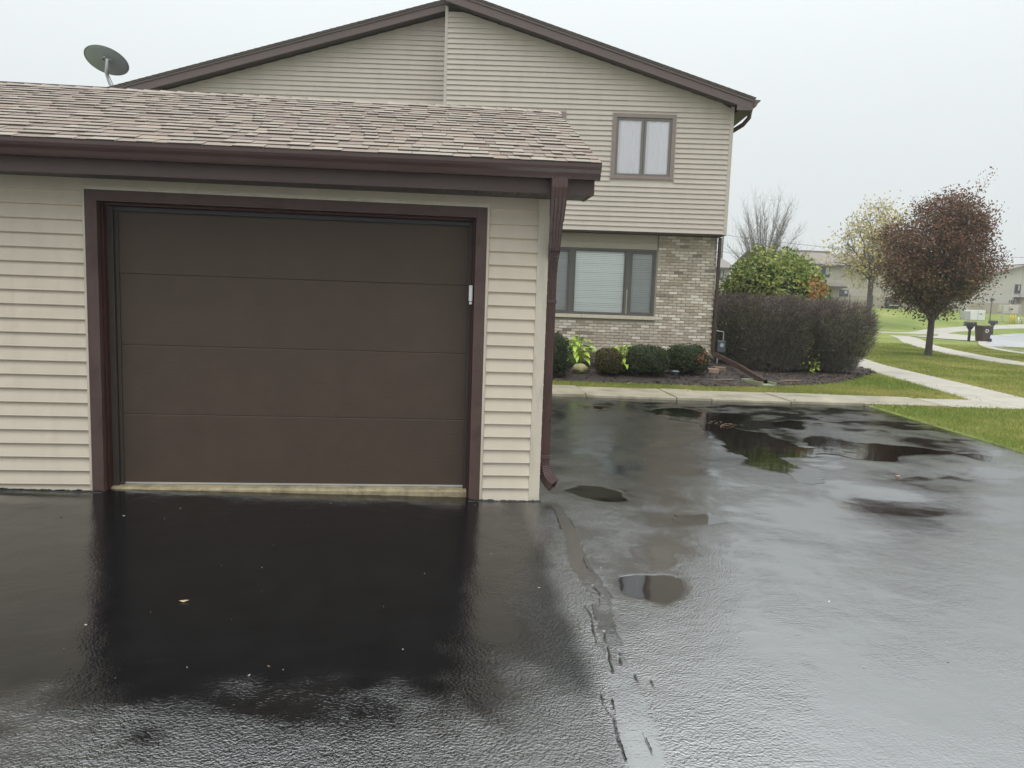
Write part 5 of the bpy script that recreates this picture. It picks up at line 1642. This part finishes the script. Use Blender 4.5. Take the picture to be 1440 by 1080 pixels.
for k in range(3):
    a0_ = R(90 + 120 * k)
    for (f0, f1, ri, ro) in ((.05, .75, .075, .115),):
        pts = []
        aa = [a0_ - R(120) * (f0 + (f1 - f0) * j / 5) for j in range(6)]
        outer = [(ro * math.cos(q), ro * math.sin(q)) for q in aa]; inner = [(ri * math.cos(q), ri * math.sin(q)) for q in aa]
        qe = a0_ - R(120) * .95
        tip = [((ro + .03) * math.cos(aa[-1]), (ro + .03) * math.sin(aa[-1])), (.095 * math.cos(qe), .095 * math.sin(qe)), ((ri - .03) * math.cos(aa[-1]), (ri - .03) * math.sin(aa[-1]))]
        ring = outer + tip + inner[::-1]
        b.prism([(x - .02 + px, y - .366 - .066 * ((pz + .72) - .5) / .9 + .018, g + .72 + pz) for px, pz in ring], (0, -.012, 0))
b.build('emblem', M['white'], t)

# pale transformer, cabinet on posts with yellow bollards, lamp post
x0, y0 = 59.3, 69.9; g = gz(60.5, y0)
t = thing('transformer_box', (60.7, y0, g), 'white utility transformer box on the far lawn', 'utility box')
MB().box(x0 + .55, x0 + 2.25, y0, y0 + 1.2, g + .05, g + 1.15).build('cabinet', M['box'], t, bevel=.03)
MB().box(x0 + .5, x0 + 2.3, y0 - .05, y0 + 1.25, g - .1, g + .05).build('pad', M['conc2'], t)
MB().box(x0 + .02, x0 + .50, y0 + .1, y0 + .9, g - .05, g + .98).build('side_cabinet', M['galv'], t, bevel=.02)
MB().box(x0 + 1.38, x0 + 1.40, y0 - .012, y0 - .001, g + .1, g + 1.1).build('door_seam', M['fdark'], t)
for dx in (1.55, 1.75): MB().box(x0 + dx, x0 + dx + .12, y0 - .014, y0 - .001, g + .66, g + .78).build('label_plate', M['fdark'], t)
x0, y0 = 62.6, 68.9; g = gz(63.5, y0)
t = thing('meter_cabinet', (63.6, y0, g), 'beige meter cabinet raised on posts behind the mailbox', 'utility box')
MB().box(x0, x0 + 2.05, y0, y0 + .5, g + .95, g + 1.85).build('cabinet', M['beigebox'], t, bevel=.02)
for dx in (.03, 2.0): MB().box(x0 + dx, x0 + dx + .09, y0 - .1, y0 - .005, g - .1, g + 1.9).build('post', M['galv'], t)
MB().box(x0 - .18, x0 - .005, y0 + .05, y0 + .4, g + 1.1, g + 1.7).build('side_box', M['beigebox'], t, bevel=.01)
m_ = MB().box(x0 + .85, x0 + 1.15, y0 - .16, y0 - .001, g + 1.45, g + 1.78).build('meter_socket', M['beigebox'], t, bevel=.01)
MB().tube([(x0 + 1.0, y0 - .17, g + 1.42), (x0 + 1.0, y0 - .25, g + 1.42)], .09, 12).build('dial', M['fglass'], m_)
MB().tube([(x0 + 1.02, y0 + .2, g + 1.85), (x0 + 1.02, y0 + .2, g + 3.6)], .04, 8).build('mast', M['galv'], t)
for dx, c_, l_ in ((.28, 'yellow', 'yellow steel bollard next to the side box of the meter cabinet'), (.55, 'yellow', 'middle one of three yellow steel bollards under the meter cabinet'), (.82, 'yellow', 'yellow steel bollard next to the short white post'), (1.2, 'white', 'short white post under the beige meter cabinet'), (1.62, 'galv', 'short grey metal post under the beige meter cabinet')):
    x = x0 + dx; y = y0 - 1.0; g2 = gz(x, y); hh = .92 if c_ == 'yellow' else .7
    o = MB().tube([(x, y, g2 - .1), (x, y, g2 + hh - .05), (x, y, g2 + hh)], [.07, .07, .03], 10).build('bollard', M[c_], None, smooth=True)
    tag(o, l_, 'bollard', 'bollards by the meter cabinet')
x, y = 61.9, 69.6; g = gz(x, y)
t = thing('lamp_post', (x, y, g), 'thin dark lamp post between white box and meter cabinet', 'lamp post')
MB().tube([(x, y, g - .1), (x, y, g + 2.1)], .05, 8).build('post', M['fdark'], t)
MB().tube([(x, y, g + 2.1), (x, y, g + 2.2), (x, y, g + 2.45), (x, y, g + 2.55)], [.06, .16, .19, .05], 8).build('lantern', M['fdark'], t)

# utility pole and lines far behind
x, y = 46.0, 108.0; g = 2.48
t = thing('utility_pole', (x, y, g), 'wooden utility pole with stacked crossarms past the house corner', 'utility pole')
MB().tube([(x, y, g - .2), (x + .12, y, 13.6)], [.19, .13], 10).build('pole', M['pole'], t)
for z, w in ((12.9, .8), (11.7, 1.0), (10.3, 1.0), (9.7, 1.0), (8.0, 1.0), (6.9, .9)):
    MB().box(x - w + .1, x + (.55 if z > 12 else .2), y - .1, y - .0, z, z + .12).build('crossarm', M['pole'], t)
    MB().tube([(x - w + .15, y - .05, z + .12), (x - w + .15, y - .05, z + .38)], .05, 6).build('insulator', M['fdark'], t)
for z, l_ in ((12.9, 'topmost'), (10.3, 'middle'), (8.0, 'lowest')):
    pts = [(x + 75 * k / 24, y - 6 * k / 24, z + .2 - 2.0 * (1 - (2 * k / 24 - 1) ** 2)) for k in range(25)]
    o = MB().tube(pts, .03, 4, False).build('power_line', M['wire'], None)
    tag(o, l_ + ' power line sagging away from the utility pole', 'power line', 'power lines')

# ------------------------------------------------------------------ grass blades on the near lawn
def not_paved(x, y, m=0.0):
    ok = ~((y < walk_front(x) - .0) & (x < drive_right(y) + m))
    v = y - walk_front(x)
    ok &= ~((v > -m) & (v < 1.30 - .03 * np.clip(x, 0, 8) * .3 + m) & (x < 11.35))
    ok &= seg_dist(x, y, [(11.3, 6.62), (13, 6.5), (16, 6.2), (22, 5.6)], False) > .575 + m
    ok &= seg_dist(x, y, PATH1, False) > .65 + m
    ok &= seg_dist(x, y, PATH2, False) > .675 + m
    ok &= sdf(x, y, BED) > .0 + m
    return ok


n = 900000
d = 8.3 + (40 - 8.3) * RNG.random(n) ** 1.2
lat = RNG.uniform(-.02, .80, n)
x = CAM.x + d * (cf.x + cr.x * lat); y = CAM.y + d * (cf.y + cr.y * lat)
k = not_paved(x, y, -.015) & (RNG.random(n) < .62)
x, y, d = x[k], y[k], d[k]
n2 = 60000
xe = RNG.uniform(4, 12, n2); ye = walk_front(xe) + 1.28 + RNG.uniform(0, 1.4, n2); k = not_paved(xe, ye, -.02)
x = np.concatenate([x, xe[k]]); y = np.concatenate([y, ye[k]]); d = np.concatenate([d, np.full(k.sum(), 14.)])
n = len(x)
hgt = RNG.uniform(.025, .065, n) * (1 + (d - 12) * .012); wd = .0045 * (d / 12)
a = RNG.uniform(0, 6.28, n); lean = RNG.normal(size=(n, 2)) * .028
z = ground(x, y)
V = np.stack([np.stack([x - wd * np.cos(a), y - wd * np.sin(a), z - .005], 1), np.stack([x + wd * np.cos(a), y + wd * np.sin(a), z - .005], 1), np.stack([x + lean[:, 0], y + lean[:, 1], z + hgt], 1)], 1).reshape(-1, 3)
pt = np.array([noise.noise(Vector((p * .45, q * .45, 1))) + .6 * noise.noise(Vector((p * 1.7, q * 1.7, 5))) for p, q in zip(x, y)])
gr = np.array([.18, .235, .045]); yl = np.array([.42, .38, .12])
f = np.clip(.38 + .8 * pt + RNG.normal(size=n) * .16, 0, 1)[:, None]
col = (gr * (1 - f) + yl * f) * RNG.uniform(.75, 1.3, (n, 1))
tag(np_obj('grass', V, np.arange(n)[:, None] * 3 + np.array([0, 1, 2]), M['leaf'], None, np.repeat(col, 3, 0)), 'short green and yellowish lawn grass', 'grass', kind='stuff')
# leaves dropped on lawn, walk and bed
n = 1500
d = 12 + 26 * RNG.random(n) ** 1.2; lat = RNG.uniform(.0, .75, n)
x = CAM.x + d * (cf.x + cr.x * lat); y = CAM.y + d * (cf.y + cr.y * lat)
k = (y > walk_front(x)) | (x > drive_right(y)); k &= not_paved(x, y, -.3); x, y = x[k], y[k]; n = len(x)
P = np.stack([x, y, ground(x, y) + .045], 1)
V, F = leaf_quads(P, RNG.uniform(.03, .065, n), np.tile([0, 0, 1.0], (n, 1)), .6, .45)
tag(np_obj('fallen_leaves', V, F, M['leaf'], None, np.repeat(pick_cols(n, [(.35, .25, .06), (.22, .12, .05), (.45, .38, .14), (.12, .07, .04)], [2, 2, 1, 1]), 4, 0)), 'small fallen leaves scattered over lawn and mulch', 'leaves', kind='stuff')
# leaves floating together in the long puddle
n = 42
P = np.stack([6.42 + RNG.normal(size=n) * .13, 3.95 + RNG.normal(size=n) * .16, np.full(n, -.036)], 1)
V, F = leaf_quads(P, RNG.uniform(.03, .07, n), np.tile([0, 0, 1.0], (n, 1)), .6, .12)
tag(np_obj('floating_leaves', V, F, M['leaf'], None, np.repeat(pick_cols(n, [(.30, .15, .10), (.22, .12, .07), (.38, .26, .17)], [2, 2, 1]), 4, 0)), 'drift of wet leaves floating in the long puddle', 'leaves', kind='stuff')
for (px, py, s_, c_, l_) in ((7.0, .98, .075, (.42, .21, .07), 'single orange leaf on the wet asphalt near the long puddle'), (1.33, -2.02, .05, (.55, .42, .25), 'single pale leaf on the dark asphalt before the garage door')):
    V, F = leaf_quads(np.array([[px, py, float(drive_base(np.array(px), 0)) + .010]]), np.array([s_]), np.array([[0, 0, 1.0]]), .6, .05)
    o = np_obj('fallen_leaf', V, F, M['leaf'], None, np.tile(np.array(c_), (4, 1))); tag(o, l_, 'leaf')

# specks of grit and bark washed over the asphalt
n = 200
x = RNG.uniform(-1.5, 5.5, n); y = RNG.uniform(-3.6, 4.5, n)
P = np.stack([x, y, drive_base(x, y) + .003], 1)
V, F = leaf_quads(P, RNG.uniform(.004, .013, n) * RNG.choice([1, 1, 1.8], n), np.tile([0, 0, 1.0], (n, 1)), .7, .3)
tag(np_obj('asphalt_grit', V, F, M['leaf'], None, np.repeat(pick_cols(n, [(.45, .42, .36), (.2, .14, .09), (.6, .58, .52)], [2, 3, 1]), 4, 0)), 'tiny specks of grit on the wet asphalt', 'grit', kind='stuff')

# ------------------------------------------------------------------ damp air over the far lawns
def hazemat():
    m, nt, o = newmat('damp air'); q = NT(nt)
    v = q.n('VolumePrincipled'); v.inputs['Color'].default_value = (.93, .95, .95, 1); v.inputs['Density'].default_value = .0010
    q.l(v.outputs[0], o.inputs['Volume']); return m


M['haze'] = hazemat()
o = MB().box(-320, 720, -70, 830, -1.5, 17).build('haze', M['haze'])
tag(o, 'thin grey drizzle haze in the air', 'haze', kind='stuff')
